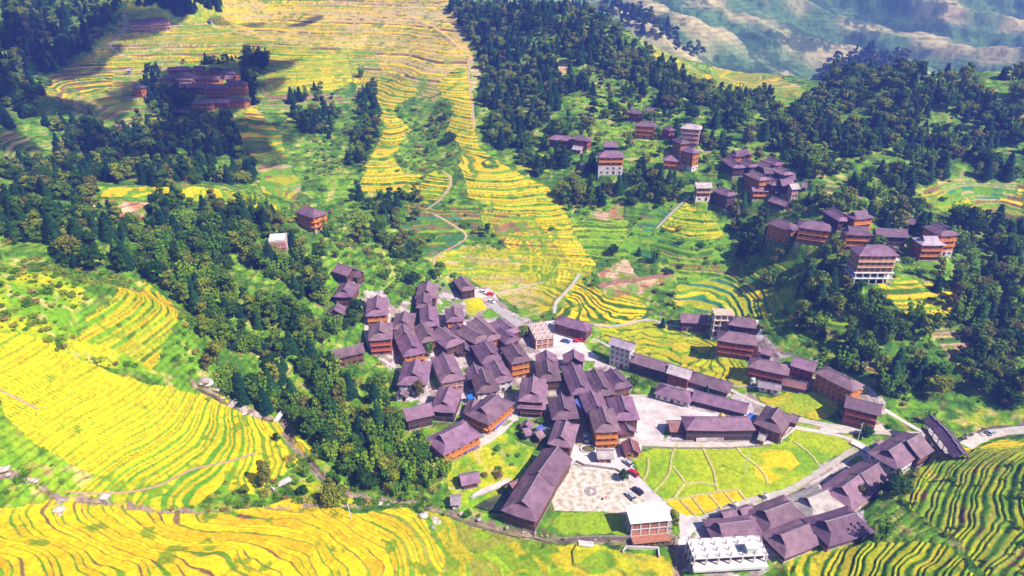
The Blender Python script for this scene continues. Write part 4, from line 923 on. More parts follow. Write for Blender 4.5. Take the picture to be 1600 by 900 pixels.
# ================= trees =================
def leaf_cloud(lobes, n, size, seed, flat=0.35, inner=.5):
    """many small leaf-clump faces through the volume of several lobes"""
    r = np.random.default_rng(seed); V = []; tot = sum(l[3] ** 2 for l in lobes)
    for (cx, cy, cz, rad, sq) in lobes:
        k = int(n * rad ** 2 / tot)
        d = r.normal(size=(k, 3)); d /= np.linalg.norm(d, axis=1)[:, None]
        d[:, 2] = np.where(d[:, 2] < -.45, -d[:, 2], d[:, 2])
        rr = rad * (inner + (1 - inner) * r.random(k) ** .6) * (1 + .18 * r.normal(size=k))
        p = d * rr[:, None]; p[:, 2] *= sq; p += np.array([cx, cy, cz])
        nn = d + r.normal(size=(k, 3)) * .55; nn /= np.linalg.norm(nn, axis=1)[:, None]
        up = r.normal(size=(k, 3)); a = np.cross(nn, up); a /= np.linalg.norm(a, axis=1)[:, None]; b = np.cross(nn, a)
        s = size * (.6 + .8 * r.random(k))[:, None]
        V.append(np.stack([p - a * s, p - b * s * .7 + nn * s * .25, p + a * s, p + b * s * .7 + nn * s * .1], 1))
    V = np.concatenate(V); return V.reshape(-1, 3)
def quads_mesh(name, V, mat_):
    me = bpy.data.meshes.new(name); nv = len(V); me.vertices.add(nv); me.vertices.foreach_set('co', V.astype(np.float32).ravel())
    nf = nv // 4; me.loops.add(nv); me.loops.foreach_set('vertex_index', np.arange(nv, dtype=np.int32)); me.polygons.add(nf)
    me.polygons.foreach_set('loop_start', (np.arange(nf) * 4).astype(np.int32)); me.update(); me.materials.append(mat_); return me
def leaf_mat(name, stops, trans=.25):
    m, n, l, b = nt_mat(name)
    oi = n.new('ShaderNodeObjectInfo'); g = n.new('ShaderNodeTexCoord'); t = n.new('ShaderNodeTexNoise'); t.inputs['Scale'].default_value = .9; t.inputs['Detail'].default_value = 3
    geo = n.new('ShaderNodeNewGeometry')
    l.new(geo.outputs['Position'], t.inputs['Vector'])
    rp = n.new('ShaderNodeValToRGB'); rp.color_ramp.interpolation = 'LINEAR'
    while len(rp.color_ramp.elements) < len(stops): rp.color_ramp.elements.new(.5)
    for i, c in enumerate(stops):
        rp.color_ramp.elements[i].position = i / (len(stops) - 1); rp.color_ramp.elements[i].color = (*c, 1)
    l.new(oi.outputs['Random'], rp.inputs[0])
    mr = n.new('ShaderNodeMapRange'); mr.inputs[1].default_value = .3; mr.inputs[2].default_value = .7; mr.inputs[3].default_value = .6; mr.inputs[4].default_value = 1.5
    l.new(t.outputs['Fac'], mr.inputs[0])
    sc = n.new('ShaderNodeVectorMath'); sc.operation = 'SCALE'; l.new(rp.outputs[0], sc.inputs[0]); l.new(mr.outputs[0], sc.inputs['Scale'])
    l.new(sc.outputs[0], b.inputs['Base Color']); b.inputs['Roughness'].default_value = .7; b.inputs['Specular IOR Level'].default_value = .15
    tr = n.new('ShaderNodeBsdfTranslucent'); l.new(sc.outputs[0], tr.inputs[0]); mx = n.new('ShaderNodeMixShader'); mx.inputs[0].default_value = trans
    l.new(b.outputs[0], mx.inputs[1]); l.new(tr.outputs[0], mx.inputs[2]); l.new(mx.outputs[0], n['Material Output'].inputs[0])
    return m
M_LEAF = leaf_mat('broad_leaves', [(.022, .07, .008), (.04, .11, .008), (.08, .17, .008), (.14, .23, .008), (.26, .30, .010), (.15, .13, .025)])
M_NEED = leaf_mat('conifer_needles', [(.008, .045, .022), (.012, .055, .022), (.02, .075, .02), (.03, .10, .02)], .15)
M_SHRUB = leaf_mat('shrub_leaves', [(.07, .20, .012), (.14, .28, .015), (.26, .36, .02), (.10, .22, .015), (.40, .38, .05), (.30, .20, .07)], .3)
M_BAMB = leaf_mat('bamboo_leaves', [(.11, .27, .012), (.18, .35, .015), (.28, .42, .02)], .3)
M_BARK = mat('bark', (.13, .09, .06), .95, .25, 2)
def trunk_mesh(h, r, lean, seed, limbs=4):
    rr = random.Random(seed); b = MB(); p = Vector((0, 0, -1.5)); q = Vector((lean * .3, 0, h * .45)); b.tube(p, q, r, 7, r * .75)
    e = Vector((lean, lean * .3, h)); b.tube(q, e, r * .75, 6, r * .2)
    for i in range(limbs):
        a = rr.random() * 6.28; t0 = q.lerp(e, rr.random() * .6); b.tube(t0, t0 + Vector((math.cos(a) * h * .26, math.sin(a) * h * .26, h * .22)), r * .35, 5, r * .1)
    return b.mesh('trunk', M_BARK)
PROTO = {}
def protos():
    for s in range(7):
        rr = random.Random(100 + s); h = (7.5, 9.5, 6.2, 8, 10.5, 5.6, 8.6)[s]; wd = (1, .75, 1.15, .9, .62, 1.2, 1)[s]
        lobes = [(rr.uniform(-.5, .5), 0, h * .82, 1.7 * wd, .9)]
        for k in range(6 + s % 3 * 2):
            a = k * 2.4 + rr.random(); hh = .32 + .6 * rr.random(); d = (1.9 - 1.3 * abs(hh - .5)) * wd * rr.uniform(.6, 1.25)
            lobes.append((math.cos(a) * d, math.sin(a) * d, h * hh, (.75 + rr.random() * 1.0) * wd, rr.uniform(.7, 1.05)))
        PROTO.setdefault('broadleaf_tree', []).append((quads_mesh('crown', leaf_cloud(lobes, 1300, .40, s, inner=.35), M_LEAF), trunk_mesh(h * .8, .22, .4, s)))
    for s in range(3):
        h = 8.6 + s * .8; V = []; r = np.random.default_rng(50 + s)
        for k in range(15):
            z = h * (.16 + .84 * k / 15); rad = (1 - k / 15.5) ** .8 * (2.35 + .25 * s) * (.75 + .5 * r.random())
            m = int(24 + 70 * rad); a = r.random(m) * 6.283; q = rad * (.25 + .75 * r.random(m) ** .5)
            p = np.stack([np.cos(a) * q, np.sin(a) * q, z - q * .35 + r.normal(size=m) * .22], 1)
            out = np.stack([np.cos(a), np.sin(a), np.full(m, -.35)], 1); sd = np.stack([-np.sin(a), np.cos(a), np.zeros(m)], 1); sz = (.30 + .25 * r.random(m))[:, None]
            V.append(np.stack([p - out * sz, p - sd * sz * .55, p + out * sz * 1.1, p + sd * sz * .55 + np.array([0, 0, .12])], 1).reshape(-1, 3))
        PROTO.setdefault('conifer_tree', []).append((quads_mesh('crown', np.concatenate(V), M_NEED), trunk_mesh(h * .93, .2, .05, s, 0)))
    for s in range(3):
        rr = random.Random(300 + s); lobes = []
        for k in range(5):
            a = k * 1.3 + rr.random(); d = .3 + rr.random() * .9
            lobes.append((math.cos(a) * d, math.sin(a) * d, .55 + rr.random() * .7, .6 + .5 * rr.random(), .8))
        PROTO.setdefault('shrub', []).append((quads_mesh('crown', leaf_cloud(lobes, 330, .24, 30 + s, inner=.4), M_SHRUB), trunk_mesh(1.0, .06, .1, s, 2)))
    for s in range(2):
        rr = random.Random(400 + s); lobes = []
        for k in range(9):
            a = k * 2.4; d = .5 + rr.random() * 1.0; hh = 6 + rr.random() * 2.5
            for j in range(4): lobes.append((math.cos(a) * d * (1 + j * .3), math.sin(a) * d * (1 + j * .3), hh * (.35 + .2 * j), .75 - .1 * j, 1.2))
        PROTO.setdefault('bamboo_clump', []).append((quads_mesh('crown', leaf_cloud(lobes, 1400, .3, 60 + s, inner=.3), M_BAMB), trunk_mesh(6, .16, .5, s, 6)))
protos()
# where they grow: polygon, spacing in metres, mix, label part, size range
MIXB = {'broadleaf_tree': .46, 'conifer_tree': .16, 'shrub': .20, 'bamboo_clump': .18}
MIXC = {'conifer_tree': .34, 'broadleaf_tree': .54, 'shrub': .12}
MIXM = {'broadleaf_tree': .56, 'conifer_tree': .18, 'shrub': .16, 'bamboo_clump': .10}
MIXS = {'shrub': .80, 'broadleaf_tree': .12, 'bamboo_clump': .08}
SH = {'shrub': 1.0}
ZONES = [
 ([(140,335),(250,320),(330,325),(430,335),(462,372),(480,400),(520,440),(560,470),(568,500),(500,545),(515,580),(560,600),(610,620),(640,665),(668,700),(640,770),(560,768),(505,725),(455,672),(350,615),(322,590),(318,500),(240,440),(130,425),(90,400),(80,340)], 3.7, MIXB, 'in the wood that fills the gully left of the village', (.75,1.25)),
 ([(0,265),(60,255),(120,270),(150,300),(140,330),(150,400),(130,425),(60,400),(0,385)], 3.9, MIXC, 'in the dark wood behind the left yellow hill', (.8,1.2)),
 ([(240,300),(330,308),(430,330),(430,345),(250,335)], 4.2, MIXB, 'along the yellow ridge field above the left wood', (.8,1.1)),
 ([(60,195),(180,198),(232,185),(250,180),(300,190),(360,185),(372,220),(400,250),(402,285),(300,292),(160,288),(90,262),(60,240)], 4.6, MIXC, 'in the shaded valley wood under the far left village', (.9,1.3)),
 ([(0,-10),(195,-10),(185,25),(165,60),(120,90),(100,95),(62,150),(60,200),(0,200)], 5.6, MIXC, 'in the deep blue shaded wood in the top left corner', (1.0,1.5)),
 ([(205,2),(345,0),(343,26),(275,27),(262,14),(206,8)], 5.0, {'conifer_tree': 1}, 'in the conifer block behind the far pink hotel', (1.0,1.4)),
 ([(222,112),(248,118),(258,140),(300,165),(300,188),(250,180),(225,150)], 4.5, MIXC, 'beside the shaded far village', (.9,1.2)),
 ([(382,78),(412,82),(420,100),(405,130),(395,150),(380,135),(378,100)], 4.5, MIXC, 'beside the shaded far village', (.9,1.2)),
 ([(250,138),(300,140),(304,165),(262,150)], 4.5, MIXM, 'beside the shaded far village', (.9,1.2)),
 ([(520,76),(545,78),(562,80),(585,110),(590,160),(592,200),(578,240),(575,290),(555,325),(540,300),(545,240),(560,200),(560,120)], 4.3, MIXM, 'in the gully between the central terraced spurs', (.8,1.2)),
 ([(452,150),(500,142),(520,150),(530,190),(515,215),(470,205),(455,180)], 4.3, MIXC, 'in the wooded hollow left of the central gully', (.8,1.2)),
 ([(640,160),(700,160),(718,225),(690,258),(655,240),(640,200)], 4.8, MIXS, 'on the hollow between the two yellow spurs', (.9,1.4)),
 ([(595,300),(650,305),(680,330),(650,370),(660,400),(640,428),(590,380),(560,345)], 4.6, MIXB, 'on the bushy slope below the central terraces', (.7,1.1)),
 ([(470,370),(560,340),(600,400),(640,430),(700,430),(690,455),(620,470),(560,430),(520,400)], 5.0, MIXS, 'on the rough slope above the village', (.8,1.6)),
 ([(690,12),(760,5),(840,10),(905,15),(925,30),(1010,85),(1085,135),(1060,175),(985,160),(900,150),(850,200),(800,240),(760,215),(748,150),(755,95),(700,45)], 4.5, MIXC, 'on the wooded hill crowned with fields', (.9,1.3)),
 ([(830,40),(900,60),(940,120),(900,150),(850,150),(835,90)], 11, MIXM, 'on the open top of the wooded hill', (.7,1.0)),
 ([(1085,135),(1130,150),(1200,150),(1215,200),(1240,240),(1130,225),(1105,185),(1060,175)], 5.0, MIXM, 'on the saddle right of the wooded hill', (.8,1.2)),
 ([(850,195),(930,200),(935,240),(890,245),(845,230)], 5.5, MIXM, 'around the red pair of houses', (.8,1.1)),
 ([(800,250),(860,245),(930,262),(925,280),(985,275),(1020,240),(1045,215),(1040,260),(1075,240),(1085,260),(1080,285),(1062,310),(1025,335),(985,330),(960,320),(930,325),(895,335),(872,320),(835,280)], 4.4, MIXM, 'on the wooded slope between the white based hotel and the yellow terraces', (.8,1.2)),
 ([(975,170),(1060,180),(1100,200),(1140,225),(1135,280),(1100,275),(1095,245),(1040,225),(990,215),(930,190)], 5.2, MIXM, 'among the scattered hill houses', (.8,1.2)),
 ([(1240,160),(1330,130),(1420,135),(1480,130),(1600,118),(1610,280),(1480,272),(1425,305),(1360,315),(1250,280),(1235,240),(1200,200)], 4.0, MIXM, 'in the large wood on the right hillside', (.9,1.3)),
 ([(1075,300),(1130,310),(1165,305),(1200,320),(1200,365),(1330,400),(1330,345),(1230,325),(1260,290),(1300,320),(1360,330),(1420,330),(1500,345),(1600,345),(1600,420),(1510,430),(1500,400),(1410,400),(1400,430),(1340,430),(1250,420),(1235,385),(1190,395),(1150,385),(1135,340)], 4.6, MIXM, 'around the right hill cluster of houses', (.8,1.2)),
 ([(1500,430),(1600,420),(1600,640),(1540,645),(1480,650),(1400,635),(1320,590),(1285,560),(1225,520),(1180,510),(1250,480),(1330,490),(1400,500),(1480,500)], 3.7, MIXB, 'on the rough slope above the right row of houses', (.8,1.25)),
 ([(1250,425),(1340,435),(1365,450),(1385,490),(1330,490),(1250,485),(1235,450)], 4.6, MIXB, 'on the slope under the cream banded hotel', (.8,1.2)),
 ([(945,380),(1000,395),(1030,400),(1015,428),(980,408),(960,410)], 5.5, MIXB, 'by the red landslip in the valley', (.7,1.0)),
 ([(895,425),(935,430),(935,455),(905,450)], 5, MIXS, 'by the red landslip in the valley', (.7,1.2)),
 ([(648,700),(720,705),(700,740),(690,770),(730,790),(640,790),(600,775)], 3.2, {'shrub': .7, 'bamboo_clump': .3}, 'on the bright green bank below the house with blue awning', (.7,1.1)),
 ([(720,710),(790,700),(825,720),(800,750),(760,765)], 5.0, SH, 'on the green slope left of the long hall', (.6,1.2)),
 ([(1200,862),(1235,850),(1300,838),(1370,826),(1400,845),(1300,850),(1230,868),(1195,900)], 3.0, {'shrub': .8, 'bamboo_clump': .2}, 'in the bright bushes under the lowest chain of roofs', (.8,1.3)),
 ([(1355,775),(1400,760),(1420,790),(1390,830),(1360,810)], 4.5, MIXB, 'beside the lowest chain of roofs', (.7,1.0)),
 ([(1500,850),(1560,870),(1600,880),(1600,900),(1540,900)], 4.0, MIXS, 'in the furrow between the lower right terraces', (.6,1.0)),
 ([(850,822),(880,838),(980,838),(980,846),(860,840)], 2.2, SH, 'along the stream bank under the square green plots', (.6,.9)),
 ([(0,392),(60,405),(210,440),(130,500),(110,550),(220,575),(300,600),(230,595),(100,560),(0,525)], 2.3, SH, 'on the rough crest of the left yellow hill', (.3,.9)),
 ([(270,500),(310,500),(322,600),(250,560)], 2.4, SH, 'on the right flank of the left yellow hill', (.4,1.1)),
 ([(440,715),(500,720),(560,790),(480,800),(440,775),(360,780),(380,740)], 3.4, {'shrub': .8, 'broadleaf_tree': .2}, 'at the foot of the left yellow hill by the stream', (.6,1.1)),
 ([(0,680),(60,690),(100,760),(160,790),(60,785),(0,790)], 3.4, SH, 'by the pale gully at the left edge', (.7,1.3)),
 ([(1480,440),(1520,420),(1530,520),(1500,510)], 5, MIXC, 'right of the yellow field on the right slope', (.8,1.2)),
 ([(750,345),(835,350),(830,380),(760,385)], 6.5, MIXS, 'by the dirt path in the central fields', (.8,1.2)),
 ([(1150,385),(1240,395),(1245,410),(1160,420)], 4.5, MIXB, 'below the dark ravine in the centre right', (.8,1.1)),
 ([(1290,95),(1340,85),(1420,80),(1440,120),(1400,128),(1300,138),(1270,120)], 6.5, {'broadleaf_tree': .8, 'conifer_tree': .2}, 'in the blue wood at the foot of the far mountains', (1.1,1.6)),
 ([(930,5),(1000,10),(1060,60),(1100,75),(1080,95),(1000,55),(940,30)], 10, MIXC, 'on the near foot of the far mountains', (1.2,1.7)),
 ([(480,200),(640,160),(700,260),(640,420),(560,440),(420,330),(480,280)], 5.5, SH, 'on the green hollow in the centre left', (.5,1.3)),
 ([(600,300),(1000,330),(1200,380),(1240,520),(1000,500),(880,430),(640,430)], 6.5, SH, 'between the central terraces', (.5,1.2)),
 ([(800,20),(1200,150),(1300,250),(1600,300),(1600,640),(1300,560),(1200,400),(900,330),(760,150)], 7, {'shrub': .85, 'broadleaf_tree': .15}, 'on open ground of the right hillsides', (.6,1.4)),
 ([(0,640),(60,690),(110,770),(560,790),(640,790),(1050,860),(1050,845),(700,790),(560,765),(440,700),(0,780)], 3.2, SH, 'along the banks of the lower streams', (.4,1.0)),
 ([(1440,703),(1610,700),(1610,905),(1560,905),(1400,775)], 1.7, SH, 'on the banks of the lower right terraces', (.3,.7)),
 ([(1150,420),(1260,420),(1420,500),(1500,450),(1600,420),(1600,620),(1430,600),(1290,570),(1180,500)], 3.6, MIXS, 'on the bushy right slope', (.5,1.1)),
 ([(226,110),(256,113),(262,138),(300,150),(306,168),(352,172),(385,160),(384,120),(372,96),(385,78),(415,84),(422,100),(408,130),(410,160),(385,182),(340,194),(300,190),(240,185)], 3.8, MIXC, 'close around the houses of the shaded far village', (.7,1.0)),
 ([(240,96),(300,90),(380,92),(380,100),(300,98)], 4, MIXC, 'behind the houses of the shaded far village', (.6,.9)),
 ([(300,595),(335,606),(375,628),(425,648),(455,655),(470,690),(510,740),(560,770),(550,785),(480,750),(430,690),(400,665),(340,630)], 2.6, {'shrub': .6, 'broadleaf_tree': .25, 'bamboo_clump': .15}, 'overhanging the stony stream', (.5,.9)),
 ([(560,770),(640,780),(760,810),(860,832),(950,838),(950,856),(840,848),(740,826),(620,798),(540,790)], 2.4, SH, 'along the stream at the village foot', (.4,.9)),
 ([(60,742),(160,778),(260,792),(400,782),(540,782),(560,800),(400,802),(260,808),(150,792),(60,770)], 2.3, SH, 'hiding the small stream above the bottom left terraces', (.45,1.0)),
 ([(290,590),(330,600),(450,640),(470,680),(400,665),(320,625)], 3.0, SH, 'on the banks of the stony stream', (.4,.9)),
 ([(740,440),(780,455),(830,490),(880,500),(850,497),(780,470)], 4, SH, 'along the pale road into the village', (.6,1.0)),
 ([(1130,640),(1180,600),(1330,600),(1440,640),(1480,680),(1400,672),(1300,655),(1280,600)], 9, MIXS, 'around the right row of houses', (.6,1.0)),
 ([(560,500),(700,450),(800,500),(860,600),(800,700),(700,650),(620,620)], 11, MIXS, 'between the houses of the village core', (.6,1.0)),
]
SINGLES = [ # picture place of the foot, kind, variant, scale, label
 (1052,828,'broadleaf_tree',1,.85,'dark leafy tree at the right corner of the white sheet roofed house'),
 (974,750,'broadleaf_tree',2,.6,'small round bright tree on the gravel yard beside the parked cars'),
 (672,556,'broadleaf_tree',0,.9,'tree at the right end of the long roof with pale scratches'),
 (1378,728,'broadleaf_tree',3,.95,'round dark tree between the pale stepped pair and the lower chain of roofs'),
 (1398,760,'broadleaf_tree',1,.75,'round dark tree below the topmost roof of the lower chain'),
 (1353,684,'broadleaf_tree',2,.75,'tree beside the field road under the long brown red house'),
 (1342,780,'broadleaf_tree',0,.7,'dark round tree right of the big roof of the lowest chain'),
 (1310,648,'broadleaf_tree',1,.7,'tree at the corner of the small field left of the long brown red house'),
 (989,606,'broadleaf_tree',2,.9,'brownish green tree next to the rightmost of the three parallel roofs'),
 (1103,617,'conifer_tree',0,.55,'small pointed tree against the broad faded roof'),
 (1462,455,'conifer_tree',2,.75,'tall dark conifer in front of the pale roofed orange house'),
 (1437,590,'conifer_tree',1,1.1,'tall dark tree column on the rough right slope'),
 (1112,518,'broadleaf_tree',3,.9,'tree left of the half built concrete block'),
 (1090,509,'broadleaf_tree',1,.5,'small tree on the path under the long dark house across the lime fields'),
 (1035,510,'conifer_tree',0,.6,'small conifer at the path end left of the long dark house'),
 (655,620,'broadleaf_tree',0,.95,'large tree between the white sided house and the tiny blue shed'),
 (590,612,'broadleaf_tree',2,1.2,'large crown nearest the village at the right of the gully wood'),
 (846,660,'shrub',0,1.2,'vivid yellow bush beside the little dark sheds'),
]
# ================= roads, squares, water =================
KEEP = []; KEEPP = []
M_PATH = mat('pale_path_concrete', (.52, .46, .40), .9, .15, .5)
M_EARTH = mat('trodden_earth', (.50, .34, .20), .95, .2, .8)
M_SQ = mat('pink_concrete_paving', (.70, .58, .55), .85, .14, .10, c2=(.76, .70, .67))
M_GRAV = mat('gravel_with_dry_grass', (.40, .33, .20), .95, .2, .55, c2=(.72, .64, .58))
def road(name, pts, wd, m=None, th=.14):
    q = np.array(pts, float); x, y, z = at(q[:, 0], q[:, 1], 0, plain)
    out = []
    for i in range(len(x) - 1):
        L = math.hypot(x[i+1] - x[i], y[i+1] - y[i]); k = max(1, int(L / 2.5))
        for j in range(k): out.append((x[i] + (x[i+1] - x[i]) * j / k, y[i] + (y[i+1] - y[i]) * j / k))
    out.append((x[-1], y[-1])); pl = np.array(out)
    for _ in range(3): pl[1:-1] = pl[1:-1] * .5 + (pl[:-2] + pl[2:]) * .25
    zs = plain(pl[:, 0], pl[:, 1])
    for _ in range(4): zs[1:-1] = zs[1:-1] * .5 + (zs[:-2] + zs[2:]) * .25
    ROADS.append((pl, zs, wd)); KEEP.append((pl, wd / 2 + 1.0))
    ROADM.append((name, pl, zs, wd, m or M_PATH, th))
ROADM = []
road('road', [(735,455),(752,458),(763,468),(778,484),(800,500),(822,515)], 5.0, M_CONC)
road('path', [(906,427),(902,437),(885,456),(868,472),(866,490)], 1.8)
road('path', [(765,463),(790,455),(830,445),(852,440)], 1.0)
road('path', [(1118,519),(1075,512),(1040,508),(1018,498),(1000,500),(980,508),(950,512),(920,506)], 2.0)
road('stone_steps', [(1078,306),(1060,322),(1042,340),(1026,357)], 1.6)
road('path', [(692,268),(705,277),(704,292),(692,308),(682,318),(665,328)], 1.7, M_EARTH)
road('path', [(678,335),(705,350),(735,368),(728,376),(700,390),(675,400),(679,414)], 1.4, M_EARTH)
road('path', [(734,88),(732,110),(736,150),(741,200)], 1.6, M_EARTH)
road('path', [(572,2),(620,15),(670,38),(700,58),(722,78)], 1.6, M_EARTH)
road('path', [(194,22),(196,45),(188,56),(170,70),(185,84),(215,94)], 1.8)
road('road', [(975,728),(990,750),(1010,770),(1035,793),(1060,815),(1080,822)], 5.0, M_CONC)
road('road', [(968,690),(1010,693),(1060,695),(1110,696),(1160,695),(1205,690),(1222,682),(1240,665)], 3.0, M_PATH)
road('road', [(1240,654),(1275,662),(1310,668),(1350,673),(1400,677),(1447,680)], 3.2, M_PATH)
road('path', [(1241,668),(1290,676),(1330,685),(1358,702)], 2.2)
road('path', [(1072,816),(1120,803),(1175,780),(1230,768),(1260,750),(1300,725),(1333,702)], 2.0)
road('path', [(1265,757),(1300,738),(1345,705)], 1.0)
road('stone_steps', [(1382,640),(1405,655),(1428,668),(1450,680)], 2.0)
road('road', [(1508,697),(1530,685),(1555,676),(1605,671)], 4.0, M_PATH)
road('road', [(926,708),(907,694),(905,672),(903,650)], 5.0, M_EARTH)
road('road', [(688,716),(720,706),(755,692),(785,672),(806,645),(812,620)], 3.4, M_PATH)
road('stone_steps', [(572,452),(578,470),(572,500),(572,530),(585,555),(612,570),(628,582)], 1.6)
road('path', [(898,529),(920,525),(945,538),(960,545)], 1.6)
road('path', [(962,598),(985,606)], 1.2)
road('earth_track', [(935,448),(960,440),(1000,437),(1048,428)], 4.0, mat('red_earth', (.42, .20, .13), .95, .3, .5))
road('path', [(60,640),(30,620),(0,610)], .8, M_EARTH)
road('path', [(400,708),(350,725),(300,730),(240,765),(165,772),(110,770)], .9, M_EARTH)
road('path', [(1232,597),(1180,606),(1140,603)], 1.2)
road('path', [(1130,603),(1165,622),(1195,636),(1215,640)], 2.0)
road('path', [(735,776),(765,765),(798,752)], 1.4)
BUNDS = [[(1059,695),(1046,712),(1050,730),(1045,745),(1030,760),(1020,771)],[(1070,756),(1058,764),(1054,779)],[(1072,756),(1095,753),(1118,758)],[(1096,695),(1107,720),(1118,737),(1117,755),(1121,768)],
 [(1035,783),(1075,777),(1121,768),(1153,765)],[(1062,781),(1088,808)],[(1082,778),(1103,804)],[(1108,772),(1128,796)],[(1131,768),(1148,788)],[(1153,765),(1167,783)],[(1150,697),(1152,710),(1165,718),(1190,728),(1199,742),(1200,755)],
 [(1240,690),(1262,706),(1280,716),(1278,725)],[(1013,715),(1014,730),(1012,745),(1004,752)],[(1050,728),(1064,742),(1071,755)]]
for b_ in BUNDS: road('field_bund', b_, .8, mat('bund_earth', (.50, .44, .16), .95, .2, 1), .25)
def slabs(m):
    """cast slabs with dark joints and tyre-worn stains"""
    n = m.node_tree.nodes; l = m.node_tree.links; b = n['Principled BSDF']; src = b.inputs['Base Color'].links[0].from_socket
    g = n.new('ShaderNodeTexCoord'); br = n.new('ShaderNodeTexBrick'); br.offset = 0; br.inputs['Scale'].default_value = .25; br.inputs['Mortar Size'].default_value = .02; br.inputs['Brick Width'].default_value = 1; br.inputs['Row Height'].default_value = .9
    br.inputs['Color1'].default_value = (1, 1, 1, 1); br.inputs['Color2'].default_value = (.86, .86, .86, 1); br.inputs['Mortar'].default_value = (.74, .72, .71, 1); l.new(g.outputs['Object'], br.inputs['Vector'])
    t = n.new('ShaderNodeTexNoise'); t.inputs['Scale'].default_value = .18; t.inputs['Detail'].default_value = 8; t.inputs['Roughness'].default_value = .7; l.new(g.outputs['Object'], t.inputs['Vector'])
    mr = n.new('ShaderNodeMapRange'); mr.inputs[1].default_value = .35; mr.inputs[2].default_value = .6; mr.inputs[3].default_value = .68; mr.inputs[4].default_value = 1.08; l.new(t.outputs['Fac'], mr.inputs[0])
    a = n.new('ShaderNodeVectorMath'); a.operation = 'MULTIPLY'; l.new(src, a.inputs[0]); l.new(br.outputs['Color'], a.inputs[1])
    c = n.new('ShaderNodeVectorMath'); c.operation = 'SCALE'; l.new(a.outputs[0], c.inputs[0]); l.new(mr.outputs[0], c.inputs['Scale']); l.new(c.outputs[0], b.inputs['Base Color']); return m
slabs(M_SQ); M_YARD = slabs(mat('cast_yard_concrete', (.76, .68, .67), .88, .12, .2))
def square(name, pts, m, up=.1):
    q = np.array(pts, float); x, y, z = at(q[:, 0], q[:, 1], 0, plain)
    A = np.stack([np.ones(len(x)), x, y], 1); c, *_ = np.linalg.lstsq(A, z, rcond=None)
    pl = np.stack([x, y], 1); PLANES.append((pl, tuple(c))); KEEPP.append(pl)
    n = len(x); b = MB(); top = [(x[i], y[i], c[0] + c[1] * x[i] + c[2] * y[i] + up) for i in range(n)]
    b.v = top + [(v[0], v[1], v[2] - .8) for v in top]; b.f = [tuple(range(n)), tuple(range(n, 2*n))[::-1]] + [(i + n, (i+1) % n + n, (i+1) % n, i) for i in range(n)]
    area = sum(x[i]*y[(i+1)%n]-x[(i+1)%n]*y[i] for i in range(n))
    if area < 0: b.f = [f[::-1] for f in b.f]
    b.m = [0] * len(b.f); o = b.build(name, m); o['kind'] = 'structure'; return c
SQ1 = square('village_square', [(975,617),(1008,617),(1042,626),(1076,636),(1080,640),(1122,648),(1120,656),(1040,656),(1036,694),(988,694)], M_SQ)
SQ2 = square('gravel_yard', [(893,727),(925,731),(965,737),(984,750),(1012,775),(1028,792),(1024,805),(985,806),(940,799),(885,799),(866,798),(862,782)], M_GRAV)
SQ3 = square('building_yard', [(820,508),(870,500),(905,526),(918,545),(938,560),(925,565),(885,560),(866,562),(850,553),(832,540)], M_YARD, .08)
SQ4 = square('forecourt', [(893,692),(925,705),(968,700),(972,712),(988,735),(980,742),(945,735),(905,727),(893,722)], M_YARD, .13)
SQ5 = square('forecourt', [(1280,669),(1330,664),(1378,664),(1385,675),(1340,678),(1285,676)], M_PATH, .16)
SQ6 = square('forecourt', [(733,452),(765,452),(768,462),(750,466),(728,462)], M_PATH, .16)
SQ7 = square('forecourt', [(1060,806),(1090,806),(1105,817),(1082,832),(1072,850),(1058,856),(1062,832)], M_YARD, .13)
def water(name, pts, m, up):
    q = np.array(pts, float); x, y, z = at(q[:, 0], q[:, 1], 0, plain); zz = float(z.min()) + up
    pl = np.stack([x, y], 1); PLANES.append((pl, (zz - 1.0, 0, 0))); KEEPP.append(pl)
    b = MB().slab([(x[i], y[i]) for i in range(len(x))], zz - .9, zz - .05); o = b.build(name, m); o['kind'] = 'structure'; return zz
def water_mat(name, c):
    m, n, l, b = nt_mat(name); t = n.new('ShaderNodeTexNoise'); t.inputs['Scale'].default_value = .25
    rp = n.new('ShaderNodeValToRGB'); rp.color_ramp.elements[0].color = (*c, 1); rp.color_ramp.elements[0].position = .4; rp.color_ramp.elements[1].position = .65; rp.color_ramp.elements[1].color = (c[0] * 2.5, c[1] * 2.5, c[2] * 1.6, 1)
    g = n.new('ShaderNodeTexCoord'); l.new(g.outputs['Object'], t.inputs['Vector']); l.new(t.outputs['Fac'], rp.inputs[0]); l.new(rp.outputs[0], b.inputs['Base Color']); b.inputs['Roughness'].default_value = .12
    return m
M_POND = water_mat('pond_water', (.05, .06, .03)); M_STREAM = water_mat('stream_water', (.10, .09, .06))
PONDZ = water('pond', [(742,786),(760,775),(785,764),(805,756),(800,775),(786,797),(765,794)], M_POND, -.2)
